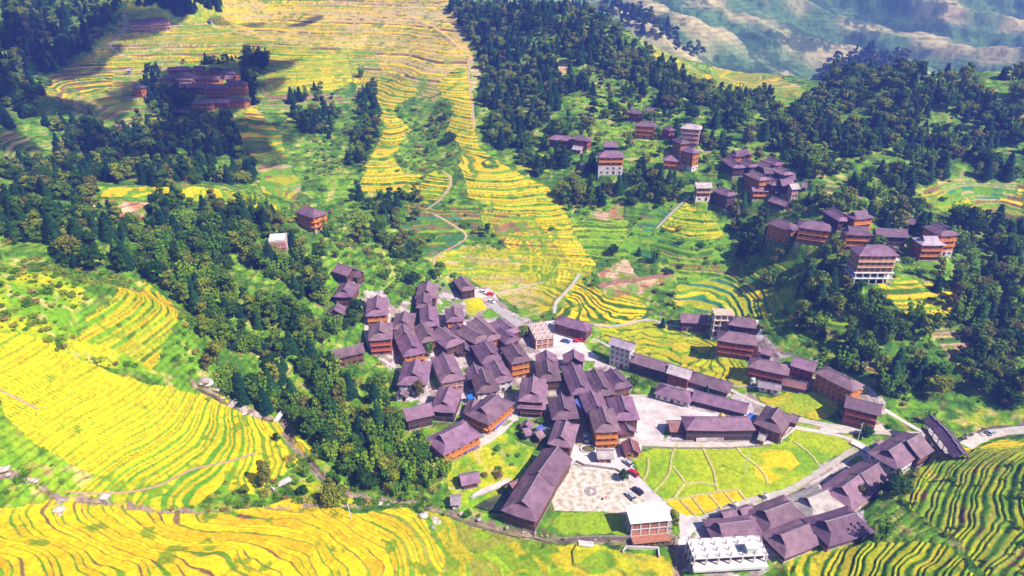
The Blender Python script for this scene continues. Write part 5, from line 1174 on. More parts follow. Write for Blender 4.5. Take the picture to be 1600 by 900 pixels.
for (a_, b_, c_) in STREAMS[:1] + STREAMS[3:]:
    # the stream's water surface follows the bed
    pl = a_; out = []
    for i in range(len(pl) - 1):
        L = math.hypot(*(pl[i+1] - pl[i])); k = max(1, int(L / 3))
        for j in range(k): out.append(pl[i] + (pl[i+1] - pl[i]) * j / k)
    pl = np.array(out); zs = surface(pl[:, 0], pl[:, 1])
    for _ in range(3): zs[1:-1] = zs[1:-1] * .5 + (zs[:-2] + zs[2:]) * .25
    b = MB(); n = len(pl); d = np.gradient(pl, axis=0); d /= np.linalg.norm(d, axis=1)[:, None]; vs = []
    for i in range(n):
        wv = b_ * (.35 + .25 * math.sin(i * 1.3)); vs += [(pl[i][0] - d[i][1] * wv, pl[i][1] + d[i][0] * wv, zs[i] + .25), (pl[i][0] + d[i][1] * wv, pl[i][1] - d[i][0] * wv, zs[i] + .25)]
    b.shell(vs, [(2*i, 2*i+1, 2*i+3, 2*i+2) for i in range(n - 1)], .6); o = b.build('stream', M_STREAM); o['kind'] = 'structure'; KEEP.append((pl, b_))
GROUND = build_ground()
for name, pl, zs, wd, m, th in ROADM:
    b = MB(); n = len(pl); d = np.gradient(pl, axis=0); d /= np.linalg.norm(d, axis=1)[:, None] + 1e-9; vs = []
    for i in range(n):
        h = wd / 2 * (1 + .12 * math.sin(i * 2.1)); zz = float(zs[i]) + th
        for s_ in (-1, 0, 1): vs.append((pl[i][0] - d[i][1] * h * s_, pl[i][1] + d[i][0] * h * s_, zz))
    fs = []
    for i in range(n - 1):
        for k in (0, 1): fs.append((3*i + k + 1, 3*i + k, 3*i + 3 + k, 3*i + 4 + k))
    a, bb, c = (Vector(vs[i]) for i in fs[0][:3])
    if (bb - a).cross(c - bb).z < 0: fs = [f[::-1] for f in fs]
    b.shell(vs, fs, .5); o = b.build(name, m); o['kind'] = 'structure'
# ================= planting =================
def footprint_clear(x, y, pad=1.5):
    ok = np.ones(x.shape, bool)
    for (bx, by, rr, hl, hw, rz) in SITES:
        dx = x - bx; dy = y - by; m = (np.abs(dx) < rr + 6) & (np.abs(dy) < rr + 6)
        c, s = math.cos(rz), math.sin(rz); u = dx * c + dy * s; v = -dx * s + dy * c
        ok &= ~(m & (np.abs(u) < hl + pad) & (np.abs(v) < hw + pad))
        # keep the fronts of the houses open to view
        L = math.hypot(bx, by); fx, fy = -bx / L, -by / L
        al = dx * fx + dy * fy; la = np.abs(dx * -fy + dy * fx)
        ok &= ~((al > 0) & (al < hw + 5.5) & (la < hl * .9))
    for pl, wd in KEEP:
        ok &= seg_dist(pl, x, y, wd + 3) > wd
    for pl in KEEPP: ok &= ~inside(pl, x, y)
    return ok
def scatter():
    out = []
    for zi, (pg, sp_, mix, where, (s0, s1)) in enumerate(ZONES):
        pl = poly(pg); x0, y0 = pl.min(0); x1, y1 = pl.max(0)
        nx_ = int((x1 - x0) / sp_) + 1; ny_ = int((y1 - y0) / sp_) + 1
        gx, gy = np.meshgrid(x0 + np.arange(nx_) * sp_, y0 + np.arange(ny_) * sp_)
        r = np.random.default_rng(900 + zi)
        gx = gx + (np.arange(ny_) % 2)[:, None] * sp_ * .5
        gx = (gx + r.uniform(-.42, .42, gx.shape) * sp_).ravel(); gy = (gy + r.uniform(-.42, .42, gy.shape) * sp_).ravel()
        m = inside(pl, gx, gy) & footprint_clear(gx, gy)
        gap = fbm(gx / 13, gy / 13, 200 + zi, 2)
        m &= gap > (.40 if sp_ < 6 else .3)
        gx = gx[m]; gy = gy[m]
        z, col, soft, kd = surface(gx, gy, True)
        k = (kd == 0) | (kd == 3) | ((kd == 1) & (r.random(len(gx)) < np.where(soft > .55, .5, .05)))
        gx = gx[k]; gy = gy[k]; z = z[k]
        # keep only what can stand in or near the view
        px, py, d = project(gx, gy, z + 4)
        v = (d > 60) & (px > -160) & (px < 1760) & (py > -80) & (py < 1000)
        gx = gx[v]; gy = gy[v]; z = z[v]; d = d[v]
        names = list(mix); pr = np.array([mix[q] for q in names]); kk = r.choice(len(names), len(gx), p=pr / pr.sum())
        sc = s0 * .8 + (s1 * 1.15 - s0 * .8) * r.random(len(gx)) ** 1.6
        for i in range(len(gx)):
            out.append((names[kk[i]], float(gx[i]), float(gy[i]), float(z[i]), float(sc[i]), r.random() * 6.283, zi, float(d[i])))
    return out
ADJ = {'broadleaf_tree': 'leafy tree', 'conifer_tree': 'dark pointed conifer', 'shrub': 'small rounded bush', 'bamboo_clump': 'feathery bamboo clump'}
CATN = {'broadleaf_tree': 'tree', 'conifer_tree': 'conifer', 'shrub': 'shrub', 'bamboo_clump': 'bamboo'}
def plant(kind, var, x, y, z, sc, rz, label, group=None):
    cm, tm = PROTO[kind][var % len(PROTO[kind])]
    t = thing(kind, label, CATN[kind], (x, y, z), rz, group); t.scale = (sc, sc, sc)
    link('crown', cm, t); link('trunk', tm, t)
    return t
def instancer(kind, items):
    """the rest of a kind, past what can be counted: one object that repeats the same crowns and trunks"""
    me = bpy.data.meshes.new(kind + '_mass'); me.vertices.add(len(items))
    me.vertices.foreach_set('co', np.array([i[1:4] for i in items], np.float32).ravel())
    for nm, v in (('scl', [i[4] for i in items]), ('rot', [i[5] for i in items])):
        a = me.attributes.new(nm, 'FLOAT', 'POINT'); a.data.foreach_set('value', np.array(v, np.float32))
    a = me.attributes.new('var', 'INT', 'POINT'); a.data.foreach_set('value', np.array([random.randrange(99) for _ in items], np.int32))
    o = bpy.data.objects.new({'broadleaf_tree': 'broadleaf_wood', 'conifer_tree': 'conifer_wood', 'shrub': 'scrub', 'bamboo_clump': 'bamboo_thicket'}[kind], me); COL.objects.link(o); o['kind'] = 'stuff'
    o['label'] = {'broadleaf_tree': 'mass of leafy trees covering the gullies and farther slopes', 'conifer_tree': 'mass of dark conifers covering the farther slopes', 'shrub': 'scrub of small bushes over the rough slopes', 'bamboo_clump': 'bamboo thickets scattered through the woods'}[kind]
    o['category'] = {'broadleaf_tree': 'woodland', 'conifer_tree': 'conifer wood', 'shrub': 'scrub', 'bamboo_clump': 'bamboo'}[kind]
    ng = bpy.data.node_groups.new(kind + '_repeat', 'GeometryNodeTree')
    ng.interface.new_socket('Geometry', in_out='INPUT', socket_type='NodeSocketGeometry'); ng.interface.new_socket('Geometry', in_out='OUTPUT', socket_type='NodeSocketGeometry')
    n = ng.nodes; l = ng.links; gi = n.new('NodeGroupInput'); go = n.new('NodeGroupOutput')
    gti = n.new('GeometryNodeGeometryToInstance') 
    jn = n.new('GeometryNodeJoinGeometry')
    for (co, to) in SRC[kind]:
        j = n.new('GeometryNodeJoinGeometry')
        for ob in (to, co):
            oi = n.new('GeometryNodeObjectInfo'); oi.inputs['Object'].default_value = ob; oi.inputs['As Instance'].default_value = False; oi.transform_space = 'ORIGINAL'
            l.new(oi.outputs['Geometry'], j.inputs[0])
        g = n.new('GeometryNodeGeometryToInstance'); l.new(j.outputs[0], g.inputs[0]); l.new(g.outputs[0], jn.inputs[0])
    n.remove(gti)
    def attr(nm, ty):
        a = n.new('GeometryNodeInputNamedAttribute'); a.data_type = ty; a.inputs['Name'].default_value = nm; return a.outputs['Attribute']
    ip = n.new('GeometryNodeInstanceOnPoints'); l.new(gi.outputs[0], ip.inputs['Points']); l.new(jn.outputs[0], ip.inputs['Instance']); ip.inputs['Pick Instance'].default_value = True
    l.new(attr('var', 'INT'), ip.inputs['Instance Index'])
    cb = n.new('ShaderNodeCombineXYZ'); l.new(attr('rot', 'FLOAT'), cb.inputs[2]); l.new(cb.outputs[0], ip.inputs['Rotation'])
    l.new(attr('scl', 'FLOAT'), ip.inputs['Scale']); l.new(ip.outputs[0], go.inputs[0])
    md = o.modifiers.new('repeat', 'NODES'); md.node_group = ng
    return o
# ================= other buildings and things =================
def frame_quad(corners, h):
    """four roof or deck corners seen in the picture -> world centre, size, turn"""
    cx = sum(c[0] for c in corners) / 4; cy = sum(c[1] for c in corners) / 4
    bx, by, bz = pt(cx, cy, h); p = [on_plane(c[0], c[1], bz + h) for c in corners]
    ex = (p[1][0] - p[0][0] + p[2][0] - p[3][0]) / 2, (p[1][1] - p[0][1] + p[2][1] - p[3][1]) / 2
    ey = (p[3][0] - p[0][0] + p[2][0] - p[1][0]) / 2, (p[3][1] - p[0][1] + p[2][1] - p[1][1]) / 2
    return (sum(q[0] for q in p) / 4, sum(q[1] for q in p) / 4, bz), math.hypot(*ex), math.hypot(*ey), math.atan2(ex[1], ex[0])
def skeleton(label, corners, floors, nx_, ny_, rebar=0, brick=0, deck=M_CONC2, sh=3.0, side=M_CONC2):
    loc, L, W, rz = frame_quad(corners, floors * sh)
    r = thing('unfinished_building', label, 'building site', loc, rz)
    MB().box(-L/2 - .3, L/2 + .3, -W/2 - .3, W/2 + .3, -5, .15).build('foundation', M_CONC, r)
    for k in range(1, floors + 1): MB().box(-L/2, L/2, -W/2, W/2, k * sh - .25, k * sh).build('floor_slab', deck, r)
    for k in range(floors):
        for i in range(nx_):
            for j in range(ny_):
                if 0 < i < nx_ - 1 and 0 < j < ny_ - 1: continue
                x = -L/2 + .3 + i * (L - .6) / (nx_ - 1); y = -W/2 + .3 + j * (W - .6) / (ny_ - 1)
                MB().box(x - .2, x + .2, y - .2, y + .2, k * sh + .152, (k + 1) * sh - .252).build('column', side, r)
    for i in range(nx_ if rebar else 0):
        for j in range(rebar):
            x = -L/2 + .5 + i * (L - 1) / (nx_ - 1); y = -W/2 + .5 + j * (W - 1) / (rebar - 1)
            b = MB(); b.box(x - .16, x + .16, y - .16, y + .16, floors * sh + .002, floors * sh + .12)
            for a_, b_ in ((-.14, -.14), (.14, -.14), (.14, .14), (-.14, .14)): b.tube((x + a_, y + b_, floors * sh + .3), (x + a_, y + b_, floors * sh + 1.5), .045, 4)
            b.build('column_stub', mat('rusty_rebar', (.20, .12, .10), .8, .2), r)
    for k in range(brick):
        b = MB()
        for y in (-W/2 + .35, W/2 - .35): b.box(-L/2 + .6, L/2 - .6, y - .1, y + .1, k * sh + .152, (k + .62) * sh)
        for x in (-L/2 + .35, L/2 - .35): b.box(x - .1, x + .1, -W/2 + .6, W/2 - .6, k * sh + .152, (k + .62) * sh)
        b.build('brick_infill', M_BRICK, r)
    PADS.append((np.array([loc[:2], (loc[0] + .1, loc[1])]), loc[2], min(L, W) / 2)); SITES.append((loc[0], loc[1], max(L, W) / 2 + 2, L / 2, W / 2, rz))
    return r, L, W, loc, rz
r_, L_, W_, loc_, rz_ = skeleton('white concrete deck with rows of steel column stubs at the bottom edge by the stream', [(1075,841),(1187,837),(1199,866),(1082,875)], 2, 7, 4, rebar=4, sh=3.1)
b = MB().box(L_*.22, L_*.36, -W_*.42, -W_*.12, 6.202, 8.6); b.box(L_*.2, L_*.38, -W_*.45, -W_*.08, 8.602, 8.8); b.build('stair_head', M_WHITE, r_)
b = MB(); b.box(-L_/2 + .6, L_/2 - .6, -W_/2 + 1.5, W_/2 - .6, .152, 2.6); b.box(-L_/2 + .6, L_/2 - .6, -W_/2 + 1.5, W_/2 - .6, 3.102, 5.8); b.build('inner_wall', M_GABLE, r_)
MB().box(-L_/2 - .05, L_/2 + .05, -W_/2 - 1.4, -W_/2 - .002, 2.0, 2.9).build('parapet', M_CONC2, r_)
r_, L_, W_, loc_, rz_ = skeleton('house with a large white sheet roof and open brick floors by the stream', [(980,796),(1038,791),(1045,812),(986,818)], 2, 5, 3, brick=2, sh=3.0)
b = MB(); b.shell([(-L_/2 - .6, -W_/2 - .8, 6.5), (L_/2 + .6, -W_/2 - .8, 6.5), (L_/2 + .6, W_/2 + .5, 7.5), (-L_/2 - .6, W_/2 + .5, 7.5)], [(0, 1, 2, 3)], .12)
b.build('sheet_roof', M_WHITE, r_); b = MB()
for i in range(8): b.box(-L_/2 + i * (L_ - .3) / 7, -L_/2 + .2 + i * (L_ - .3) / 7, -W_/2 - 3.2, -W_/2 - 3.0, -3, .6)
b.box(-L_/2, L_/2, -W_/2 - 3.4, -W_/2 - .35, .4, .6); b.build('terrace_deck', M_BRICK, r_)
skeleton('pink concrete skeleton building at the pale building yard above the village core', [(829,505),(855,502),(862,528),(832,532)], 2, 4, 5, rebar=5, brick=2, deck=mat('raw_concrete', (.60, .46, .42), .9, .2, .5), sh=2.6)
skeleton('half built concrete block with four open floors between two dark roofs across the lime fields', [(1113,481),(1145,483),(1146,492),(1116,493)], 4, 4, 3, rebar=0, brick=1, sh=2.9, deck=mat('raw_concrete_tan', (.62, .48, .36), .9, .2, .5))
# covered bridge: stepped roofs over the stream
def covered_bridge():
    a = pt(1455, 668, 6); c = pt(1503, 695, 6); zz = (a[2] + c[2]) / 2; L = math.hypot(c[0] - a[0], c[1] - a[1]) + 4; rz = math.atan2(c[1] - a[1], c[0] - a[0])
    r = thing('covered_bridge', 'long covered bridge with a stepped dark tiled roof over the stream at the right', 'bridge', ((a[0] + c[0]) / 2, (a[1] + c[1]) / 2, zz + 1), rz)
    MB().box(-L/2, L/2, -2.4, 2.4, -.4, 0).build('deck', M_CONC, r)
    for x in (-L*.3, 0, L*.3): MB().box(x - .8, x + .8, -2.2, 2.2, -7, -.402).build('pier', M_STONE, r)
    q = 6; s = L / q
    for i in range(q):
        h = 4.2 + (0, .5, .9, .9, .5, 0)[i]; x0, x1 = -L/2 + i * s - .2, -L/2 + (i + 1) * s + .2
        b = MB(); b.shell([(x0, -3.0, h), (x1, -3.0, h), (x1, 0, h + 1.7), (x0, 0, h + 1.7), (x1, 3.0, h), (x0, 3.0, h)], [(0, 1, 2, 3), (3, 2, 4, 5)], .2)
        ro = b.build('roof', M_ROOF['dark'], r); MB().box(x0, x1, -.15, .15, h + 1.68, h + 1.95).build('ridge_cap', M_RIDGE, ro)
        b = MB().box(x0 + .2, x0 + .4, -2.3, -2.1, 0, h + .5); b.box(x0 + .2, x0 + .4, 2.1, 2.3, 0, h + .5); b.build('post', M_BEAM['brown'], r)
    for y in (-2.3, 2.3): MB().box(-L/2, L/2, y - .06, y + .06, .3, 1.2).build('railing', M_BEAM['brown'], r)
    SITES.append(((a[0] + c[0]) / 2, (a[1] + c[1]) / 2, L / 2, L / 2, 4, rz))
covered_bridge()
def slab_bridge(label, p, q, w, name='footbridge', m=None, rail=0):
    a = pt2(*p); c = pt2(*q); zz = max(a[2], c[2]) + .5; L = math.hypot(c[0] - a[0], c[1] - a[1]); rz = math.atan2(c[1] - a[1], c[0] - a[0])
    r = thing(name, label, 'bridge', ((a[0] + c[0]) / 2, (a[1] + c[1]) / 2, zz), rz)
    MB().box(-L/2, L/2, -w/2, w/2, -.35, 0).build('deck', m or M_CONC2, r)
    for x in (-L/2 + .4, L/2 - .4): MB().box(x - .4, x + .4, -w/2 + .1, w/2 - .1, -3, -.352).build('abutment', M_STONE, r)
slab_bridge('pale concrete footbridge over the stony stream left of the village', (430,660), (443,644), 1.8)
slab_bridge('short white slab bridge over the small stream in the bottom left yellow terraces', (163,787), (168,774), 2.2)
slab_bridge('pinkish low plank bridge over the stream below the square green plots', (904,850), (928,852), 2.0, m=M_SQ)
slab_bridge('pale bank slab on the slope left of the dark gully wood', (425,764), (455,753), 2.0)
slab_bridge('concrete field bridge between the rice fields and the pale stepped pair of roofs', (1330,692), (1360,707), 2.4)

# --- vehicles ---
M_TYRE = mat('tyre_rubber', (.02, .02, .022), .9, .1); M_LAMP = mat('lamp_glass', (.7, .7, .65), .2, .05)
def car(label, px, py, rz, paint, van=0):
    x, y, z = pt2(px, py); L, W, Hh = (4.4, 1.8, 1.45) if not van else (4.8, 1.9, 1.9)
    r = thing('parked_car' if not van else 'small_truck', label, 'car' if not van else 'truck', (x, y, z + .15), R(rz))
    pm = mat('car_paint_' + paint, {'white': (.75, .76, .78), 'silver': (.42, .44, .5), 'red': (.55, .02, .04), 'dark': (.03, .03, .05), 'blue': (.05, .12, .45)}[paint], .28, .04, spec=.6)
    b = MB(); pr = [(-L/2, .35), (-L/2, .8), (-L/2 + .35, .92), (L/2 - 1.2, .92), (L/2 - .15, .78), (L/2, .55), (L/2, .35)]
    vs = [(p[0], s * W / 2 * (1 if .4 < p[1] < .9 else .94), p[1]) for s in (-1, 1) for p in pr]; n = len(pr)
    b.add(vs, [tuple(range(n)), tuple(range(n, 2 * n))[::-1]] + [((i + 1) % n, i, i + n, (i + 1) % n + n) for i in range(n)]); b.build('body', pm, r)
    c = MB(); t0, t1 = (-L/2 + .5, L/2 - 1.9) if not van else (L/2 - 2.0, L/2 - .7)
    c.add([(t0 - .3, -W*.46, .9), (t1 + .65, -W*.46, .9), (t1 + .65, W*.46, .9), (t0 - .3, W*.46, .9), (t0, -W*.40, Hh), (t1, -W*.40, Hh), (t1, W*.40, Hh), (t0, W*.40, Hh)], [(3,2,1,0),(4,5,6,7),(0,1,5,4),(1,2,6,5),(2,3,7,6),(3,0,4,7)]); c.build('window', M_GLASS, r)
    MB().box(t0 + .02, t1 - .02, -W*.39, W*.39, Hh + .002, Hh + .05).build('roof', pm, r)
    if van: MB().box(-L/2 + .05, L/2 - 2.3, -W/2 + .03, W/2 - .03, .925, 1.3).build('load_bed', pm, r)
    for sx in (-1, 1):
        for sy in (-1, 1): MB().tube((sx * L * .3, sy * (W/2 - .2), .33), (sx * L * .3, sy * (W/2 + .02), .33), .33, 14).build('wheel', M_TYRE, r)
    for sy in (-1, 1): MB().box(L/2 - .06, L/2 + .03, sy * W*.36 - .18, sy * W*.36 + .18, .56, .72).build('headlight', M_LAMP, r)
car('white car parked in the shaded lane left of the orange inn', 915, 688, -80, 'white')
car('dark silver car at the top right corner of the gravel yard', 981, 725, 125, 'silver')
car('red car on the road between the gravel yard and the rice fields', 990, 741, 125, 'red')
car('silver car standing on the gravel yard, left of a dark one', 985, 777, 120, 'silver')
car('dark car standing on the gravel yard, right of a silver one', 996, 769, 130, 'dark')
car('white car where the pale road starts at the lone house', 755, 458, -30, 'white')
car('red car beside the white car at the start of the pale road', 766, 461, 10, 'red')
car('white car at the bend of the pale road above the triangular green plot', 768, 473, -35, 'white')
car('blue car on the building yard', 884, 535, -20, 'blue')
car('red truck on the building yard', 905, 534, 10, 'red', 1)
car('dark truck at the end of the red earth track', 1046, 428, 15, 'dark', 1)
car('dark car under the concrete skeleton building at its left', 818, 526, 20, 'dark')
car('silver car on the road by the right end of the covered bridge', 1548, 678, 30, 'silver')
def pole(label, px, py, h, lean=0, arm=1):
    x, y, z = pt2(px, py); r = thing('utility_pole', label, 'utility pole', (x, y, z), random.random())
    MB().tube((0, 0, -1), (lean, 0, h), .16, 8, .10).build('post', M_CONC2, r)
    if arm:
        b = MB(); b.box(lean - .9, lean + .9, -.06, .06, h - .7, h - .56); b.box(lean - .6, lean + .6, -.06, .06, h - 1.5, h - 1.38); b.build('crossarm', M_STEEL, r)
        for k in (-.8, 0, .8): MB().tube((lean + k, 0, h - .558), (lean + k, 0, h - .3), .06, 6).build('insulator', M_WHITE, r)
for a_ in [('white pole standing on the bottom left yellow terraces near the stream', 549, 811, 7, -.5, 0), ('tall pale pole with crossarms standing in the flat rice fields', 1163, 741, 9, .4, 1), ('pale pole beside the red earth landslip', 959, 441, 7, 0, 1),
           ('pole right of the long house at the path of the lime fields', 1031, 504, 6, 0, 1), ('pole with crossarms by the field road under the long brown red house', 1340, 687, 8, .2, 1), ('thin pole on the crest of the wooded hill', 861, 20, 8, 0, 1),
           ('thin pale pole behind the shaded far village', 255, 109, 8, 0, 0), ('thin pole among the roofs behind the right hill cluster', 1422, 348, 8, 0, 1), ('pale pole in the lime field below the long dark house', 1072, 527, 5, 0, 0)]: pole(*a_)
# --- sheets and awnings on posts ---
def canopy(label, c4, h, m, name='awning'):
    loc, L, W, rz = frame_quad(c4, h); r = thing(name, label, 'awning', loc, rz)
    b = MB(); b.shell([(-L/2, -W/2, h - .25), (L/2, -W/2, h - .25), (L/2, W/2, h + .15), (-L/2, W/2, h + .15)], [(0, 1, 2, 3)], .07); b.build('sheet', m, r)
    for sx in (-1, 1):
        for sy in (-1, 1): MB().tube((sx * (L/2 - .2), sy * (W/2 - .2), -2), (sx * (L/2 - .2), sy * (W/2 - .2), h - .3), .06, 6).build('post', M_STEEL, r)
canopy('flat blue metal awning in front of the long house at the village edge', [(711,700),(742,690),(747,697),(716,710)], 2.6, M_VIOLET)
canopy('narrow violet blue awning along the street under the large lit orange house', [(771,668),(797,641),(800,644),(776,670)], 2.6, M_VIOLET)
canopy('violet blue metal roof over the lane between two core houses', [(902,624),(908,622),(917,642),(908,646)], 4.5, M_VIOLET)
canopy('deep blue sheet above the narrow white house left of the pent roofed house', [(818,604),(795 if 0 else 829,603),(830,619),(818,618)], 4.0, M_BLUE)
canopy('bright blue tarpaulin between the stepped row and the large slanting roof', [(687,542),(697,538),(706,546),(694,550)], 3.5, M_BLUE)
canopy('blue tarpaulin at the right end of the very long dark roof', [(1168,648),(1180,648),(1180,653),(1168,653)], 2.6, M_BLUE)
canopy('small blue sheet at the corner behind the large lit orange house', [(731,618),(740,615),(738,622),(730,624)], 3.0, M_BLUE)
canopy('violet blue sheet over the third little shed by the sloping street', [(838,667),(848,663),(851,670),(842,675)], 2.6, M_VIOLET)
canopy('white awning at the front of the cream banded hotel', [(1391,402),(1401,401),(1404,406),(1392,407)], 4.0, M_WHITE)
# --- water tanks ---
def tank(label, px, py, group=None):
    x, y, z = pt2(px, py); r = thing('water_tank', label, 'water tank', (x, y, z), 0, group); b = MB(); b.tube((0, 0, .3), (0, 0, 1.9), .95, 16); b.tube((0, 0, 1.901), (0, 0, 2.3), .95, 16, .35); b.build('drum', M_WHITE, r); MB().box(-1, 1, -1, 1, -1, .298).build('stand', M_CONC, r); MB().tube((0, 0, 2.302), (0, 0, 2.42), .28, 10).build('lid', M_STEEL, r)
for a_ in [('white water tank on the lower field path by the small roof', 1149, 793), ('white water tank on the lower field path above the broad dark gabled roof', 1196, 779), ('white water tank beside the narrow reddish roof with orange end', 998, 702), ('white tank at the left end of the red fronted house with white awning', 1176, 596),
           ('white tank right of the dark hip roof across the lime fields', 1181, 506), ('white tank left of the three storey vivid orange house', 785, 558), ('white tank between the central broad roof and the long diagonal roof', 752, 537)]: tank(*a_)
# --- play castle, flag, round stone, kerbs, walls ---
x, y, z = pt2(1127, 657); r = thing('play_castle', 'yellow and blue play castle on the concrete square by the very long dark roof', 'play castle', (x, y, z))
my = mat('yellow_plastic', (.85, .55, .02), .4, .05); b = MB(); b.tube((0, 0, 0), (0, 0, 2.2), 1.1, 12); b.build('tower', my, r); MB().tube((0, 0, 2.202), (0, 0, 3.8), 1.3, 12, .08).build('tower_roof', my, r)
MB().tube((2.3, -.3, 0), (2.3, -.3, 1.6), .9, 12).build('tower', M_BLUE, r); MB().tube((2.3, -.3, 1.602), (2.3, -.3, 2.6), 1.0, 12, .08).build('tower_roof', mat('light_blue_plastic', (.08, .45, .8), .4, .05), r); MB().box(-1.6, 3.0, -1.4, -1.1, 0, .9).build('front_wall', mat('red_plastic', (.6, .05, .03), .4, .05), r)
x, y, z = pt2(923, 768); b = MB(); b.tube((0, 0, -.2), (0, 0, .18), 2.2, 28); b.build('base', M_STONE, None); o = bpy.data.objects['base']; o.name = 'round_stone'; o.location = (x, y, z + .1); tag(o, 'round dark stone disc in the middle of the gravel yard', 'stone disc')
b = MB().tube((0, 0, .181), (0, 0, .5), .8, 20, .5); b.build('hub', M_CONC2, o)
x, y, z = pt2(944, 784); r = thing('flag', 'red flag lying tilted on a short staff on the gravel yard', 'flag', (x, y, z), .6); MB().tube((0, 0, 0), (.3, 0, 2.0), .04, 6).build('staff', M_STEEL, r); b = MB(); b.shell([(.28, 0, 1.9), (.1, 0, .8), (1.4, .3, 1.3), (1.5, .2, 2.2)], [(0, 1, 2, 3)], .03); b.build('cloth', mat('red_cloth', (.7, .03, .02), .8, .05), r)
x, y, z = pt2(919, 703); b = MB(); n = 28
vs = [(3.0 * math.cos(i*2*math.pi/n), 2.4 * math.sin(i*2*math.pi/n), zz) for zz in (0, .7) for i in range(n)] + [(2.6 * math.cos(i*2*math.pi/n), 2.0 * math.sin(i*2*math.pi/n), zz) for zz in (0, .7) for i in range(n)]
b.add(vs, [f for i in range(n) for f in ((i, (i+1)%n, n+(i+1)%n, n+i), (n+i, n+(i+1)%n, 3*n+(i+1)%n, 3*n+i), (2*n+(i+1)%n, 2*n+i, 3*n+i, 3*n+(i+1)%n))]); r = thing('planter', 'round kerbed planter at the mouth of the shaded lane', 'planter', (x, y, z)); b.build('kerb', M_CONC2, r); MB().tube((0, 0, -.5), (0, 0, .45), 2.2, 24).build('soil', mat('mossy_soil', (.16, .15, .05), .95, .3), r)
def wall_line(label, pts, h, w=.4, m=None, name='stone_wall', top=0):
    q = [pt2(*p) for p in pts]; b = MB()
    for a, c in zip(q[:-1], q[1:]):
        d = Vector((c[0] - a[0], c[1] - a[1], 0)); L = d.length; d /= L; nn = Vector((-d.y, d.x, 0)) * w / 2
        vs = [Vector(p) + s * nn + Vector((0, 0, zz)) for p in (a, c) for s in (-1, 1) for zz in (-1.5, h)]
        b.add(vs, [(0, 1, 3, 2), (4, 6, 7, 5), (0, 4, 5, 1), (2, 3, 7, 6), (1, 5, 7, 3), (0, 2, 6, 4)])
    o = b.build(name, m or M_STONE); tag(o, label, 'wall'); return o
wall_line('pinkish retaining wall between the forecourt and the gravel yard', [(900,722),(912,728),(935,731),(962,735),(975,742)], 1.0)
wall_line('pale wall between the dark pond and the green slope', [(738,779),(752,772),(775,762),(797,752)], 1.2, .5, M_CONC)
wall_line('kerb wall along the road edge of the flat rice fields', [(985,704),(1010,700),(1060,701),(1140,701),(1205,696)], .6, .35)
wall_line('curved pale wall at the corner of the rice fields by the road bend', [(1219,694),(1222,686),(1232,678),(1240,670)], .8, .3, M_CONC)
wall_line('low pinkish wall in front of the long streaked hall', [(1087,690),(1162,687)], 1.6, .4, M_SQ)
wall_line('stone wall around the sunken green plot in the bottom field', [(973,862),(978,856),(1028,858),(1030,872)], .9, .4, M_CONC)
wall_line('pale embankment wall along the far side of the stream by the plots', [(880,846),(930,842),(985,843)], 1.4, .6)
# --- boulders in the stream beds ---
M_ROCK = mat('river_rock', (.42, .36, .32), .85, .25, 1.2, bump=.5)
def rock_mesh(s):
    bm = bmesh.new(); bmesh.ops.create_icosphere(bm, subdivisions=2, radius=1)
    for v in bm.verts:
        k = 1 + .38 * mnoise.noise(v.co * 1.3 + Vector((s * 7, 0, 0))); v.co = Vector((v.co.x * k * 1.2, v.co.y * k, v.co.z * k * .62))
    me = bpy.data.meshes.new('boulder'); bm.to_mesh(me); bm.free(); me.materials.append(M_ROCK); return me
RM = [rock_mesh(s) for s in range(5)]
def rocks(path, n, spread, lab, s0, s1):
    rr = random.Random(len(path) * 13 + n); pl = [Vector(p) for p in path]
    for k in range(n):
        i = rr.randrange(len(pl) - 1); p = pl[i].lerp(pl[i+1], rr.random()) + Vector((rr.uniform(-spread, spread), rr.uniform(-spread, spread) * .5))
        x, y, z = pt2(p.x, p.y); sc = rr.uniform(s0, s1)
        o = link('boulder', RM[k % 5], None, (x, y, z + sc * .15), rr.random() * 6); o.scale = (sc, sc, sc); tag(o, lab, 'boulder', lab.replace('boulder', 'boulders', 1))
rocks([(315,603),(335,613),(370,636),(405,652)], 22, 7, 'pale boulder in the stony stream below the gully wood', .6, 2.0)
rocks([(0,738),(30,745),(60,756)], 7, 8, 'pale boulder in the gully at the left edge', .5, 1.5)
rocks([(650,803),(668,806),(682,815),(672,826)], 14, 5, 'whitish boulder on the rocky spur beside the bottom terraces', .5, 1.5)
rocks([(90,780),(92,805)], 4, 4, 'white boulder at the upper edge of the bottom left terraces', .6, 1.3)
rocks([(700,797),(780,822),(870,842),(1000,846)], 12, 5, 'small boulder along the stream at the village foot', .3, .9)
rocks([(1500,690),(1550,668)], 8, 6, 'boulder in the stream pool beyond the covered bridge', .5, 1.2)
rocks([(545,775),(580,785),(620,787)], 7, 5, 'boulder in the dark stream bend under the wood', .5, 1.1)
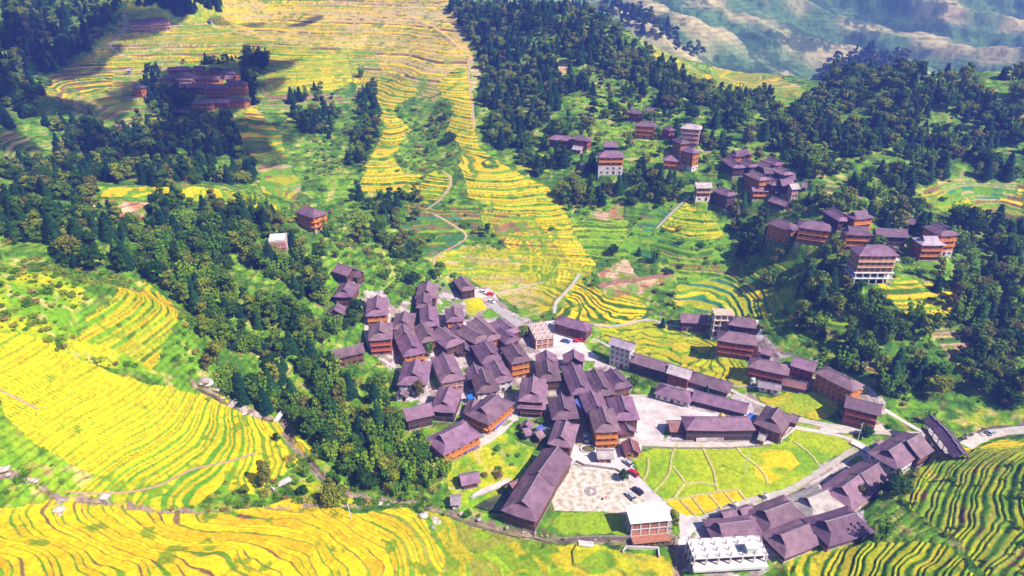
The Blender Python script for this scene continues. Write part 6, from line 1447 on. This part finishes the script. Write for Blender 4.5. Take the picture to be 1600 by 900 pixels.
# ================= planting out =================
_all = scatter()
SRC = {}
for px, py, kind, var, sc, lab in SINGLES:
    x, y, z = pt2(px, py); t = plant(kind, var, x, y, z, sc, random.random() * 6, lab)
_by = {}
for q in _all: _by.setdefault(q[0], []).append(q)
HGT = {'broadleaf_tree': 7.5, 'conifer_tree': 12, 'shrub': 1.8, 'bamboo_clump': 8}
NIND = {'broadleaf_tree': 282, 'conifer_tree': 296, 'shrub': 298, 'bamboo_clump': 60}
for kind, items in _by.items():
    inv = []; outv = []
    for q in items:
        px, py, d = project(q[1], q[2], q[3] + 2)
        (inv if (-20 < px < 1620 and -10 < py < 920) else outv).append(q)
    inv.sort(key=lambda q: -q[4] * HGT[kind] / q[7])
    k = NIND[kind] if len(inv) > 300 else len(inv)
    for i, q in enumerate(inv[:k]):
        where = ZONES[q[6]][3]; lab = ADJ[kind] + ' ' + where
        t = plant(kind, i, q[1], q[2], q[3], q[4], q[5], lab, lab.replace(ADJ[kind], ADJ[kind] + 's'))
        ch = {c.name.split('.')[0]: c for c in t.children}
        if i < len(PROTO[kind]): SRC.setdefault(kind, []).append((ch['crown'], ch['trunk']))
    rest = inv[k:] + outv
    if rest: instancer(kind, rest)
    print(kind, len(items), 'in view', len(inv), 'rest', len(rest))
# ================= air and clouds =================
def cloud(name, label, c, sz, n, seed):
    rr = random.Random(seed); bm = bmesh.new()
    for k in range(n):
        m = Matrix.Translation((c[0] + rr.uniform(-1, 1) * sz[0], c[1] + rr.uniform(-1, 1) * sz[1], c[2] + rr.uniform(-.3, 1) * sz[2])) @ Matrix.Diagonal((1, 1, .45, 1))
        bmesh.ops.create_icosphere(bm, subdivisions=3, radius=rr.uniform(.28, .5) * min(sz[0], sz[1]), matrix=m)
    for v in bm.verts: v.co += Vector(mnoise.noise_vector(v.co * .02)) * 14 + Vector(mnoise.noise_vector(v.co * .07)) * 7
    me = bpy.data.meshes.new(name); bm.to_mesh(me); bm.free(); me.materials.append(mat('cloud_white', (.9, .9, .92), 1, .02))
    for p in me.polygons: p.use_smooth = True
    o = bpy.data.objects.new(name, me); COL.objects.link(o); o['kind'] = 'structure'; return o
def cloud_over(name, px, py, t, sz, n, seed, zc=520):
    x, y, z = P(px, py, t); k = (zc - z) / SUNV.z; cloud(name, '', (x + SUNV.x * k, y + SUNV.y * k, zc), sz, n, seed)
cloud_over('cloud', 300, 128, 560, (70, 48, 14), 16, 3)
cloud_over('cloud', -30, 105, 570, (85, 140, 16), 20, 4)
cloud_over('cloud', 200, 235, 480, (120, 45, 12), 18, 5)
cloud_over('cloud', 430, 40, 680, (60, 22, 8), 4, 6)
cm_ = MAT['cloud_white']; n_ = cm_.node_tree.nodes; l_ = cm_.node_tree.links
tp = n_.new('ShaderNodeBsdfTransparent'); mx_ = n_.new('ShaderNodeMixShader'); tn = n_.new('ShaderNodeTexNoise'); tn.inputs['Scale'].default_value = .035; tn.inputs['Detail'].default_value = 3
gg = n_.new('ShaderNodeNewGeometry'); l_.new(gg.outputs['Position'], tn.inputs['Vector']); mp = n_.new('ShaderNodeMapRange'); mp.inputs[1].default_value = .35; mp.inputs[2].default_value = .65; mp.inputs[3].default_value = .35; mp.inputs[4].default_value = .85
l_.new(tn.outputs['Fac'], mp.inputs[0]); l_.new(mp.outputs[0], mx_.inputs[0]); l_.new(n_['Principled BSDF'].outputs[0], mx_.inputs[2]); l_.new(tp.outputs[0], mx_.inputs[1]); l_.new(mx_.outputs[0], n_['Material Output'].inputs[0])
hz = MB().box(-2050, 2050, -150, 2050, -75, 390).build('haze', None); hz['kind'] = 'stuff'; hz['label'] = 'bluish mountain haze filling the valley'; hz['category'] = 'haze'
hm = bpy.data.materials.new('haze_air'); hm.use_nodes = True; n_ = hm.node_tree.nodes; n_.clear(); ou = n_.new('ShaderNodeOutputMaterial'); pv = n_.new('ShaderNodeVolumePrincipled')
pv.inputs['Color'].default_value = (.15, .25, 1.0, 1); pv.inputs['Density'].default_value = .00048; pv.inputs['Anisotropy'].default_value = .1
hm.node_tree.links.new(pv.outputs[0], ou.inputs['Volume']); hz.data.materials.clear(); hz.data.materials.append(hm); hz.display_type = 'WIRE'
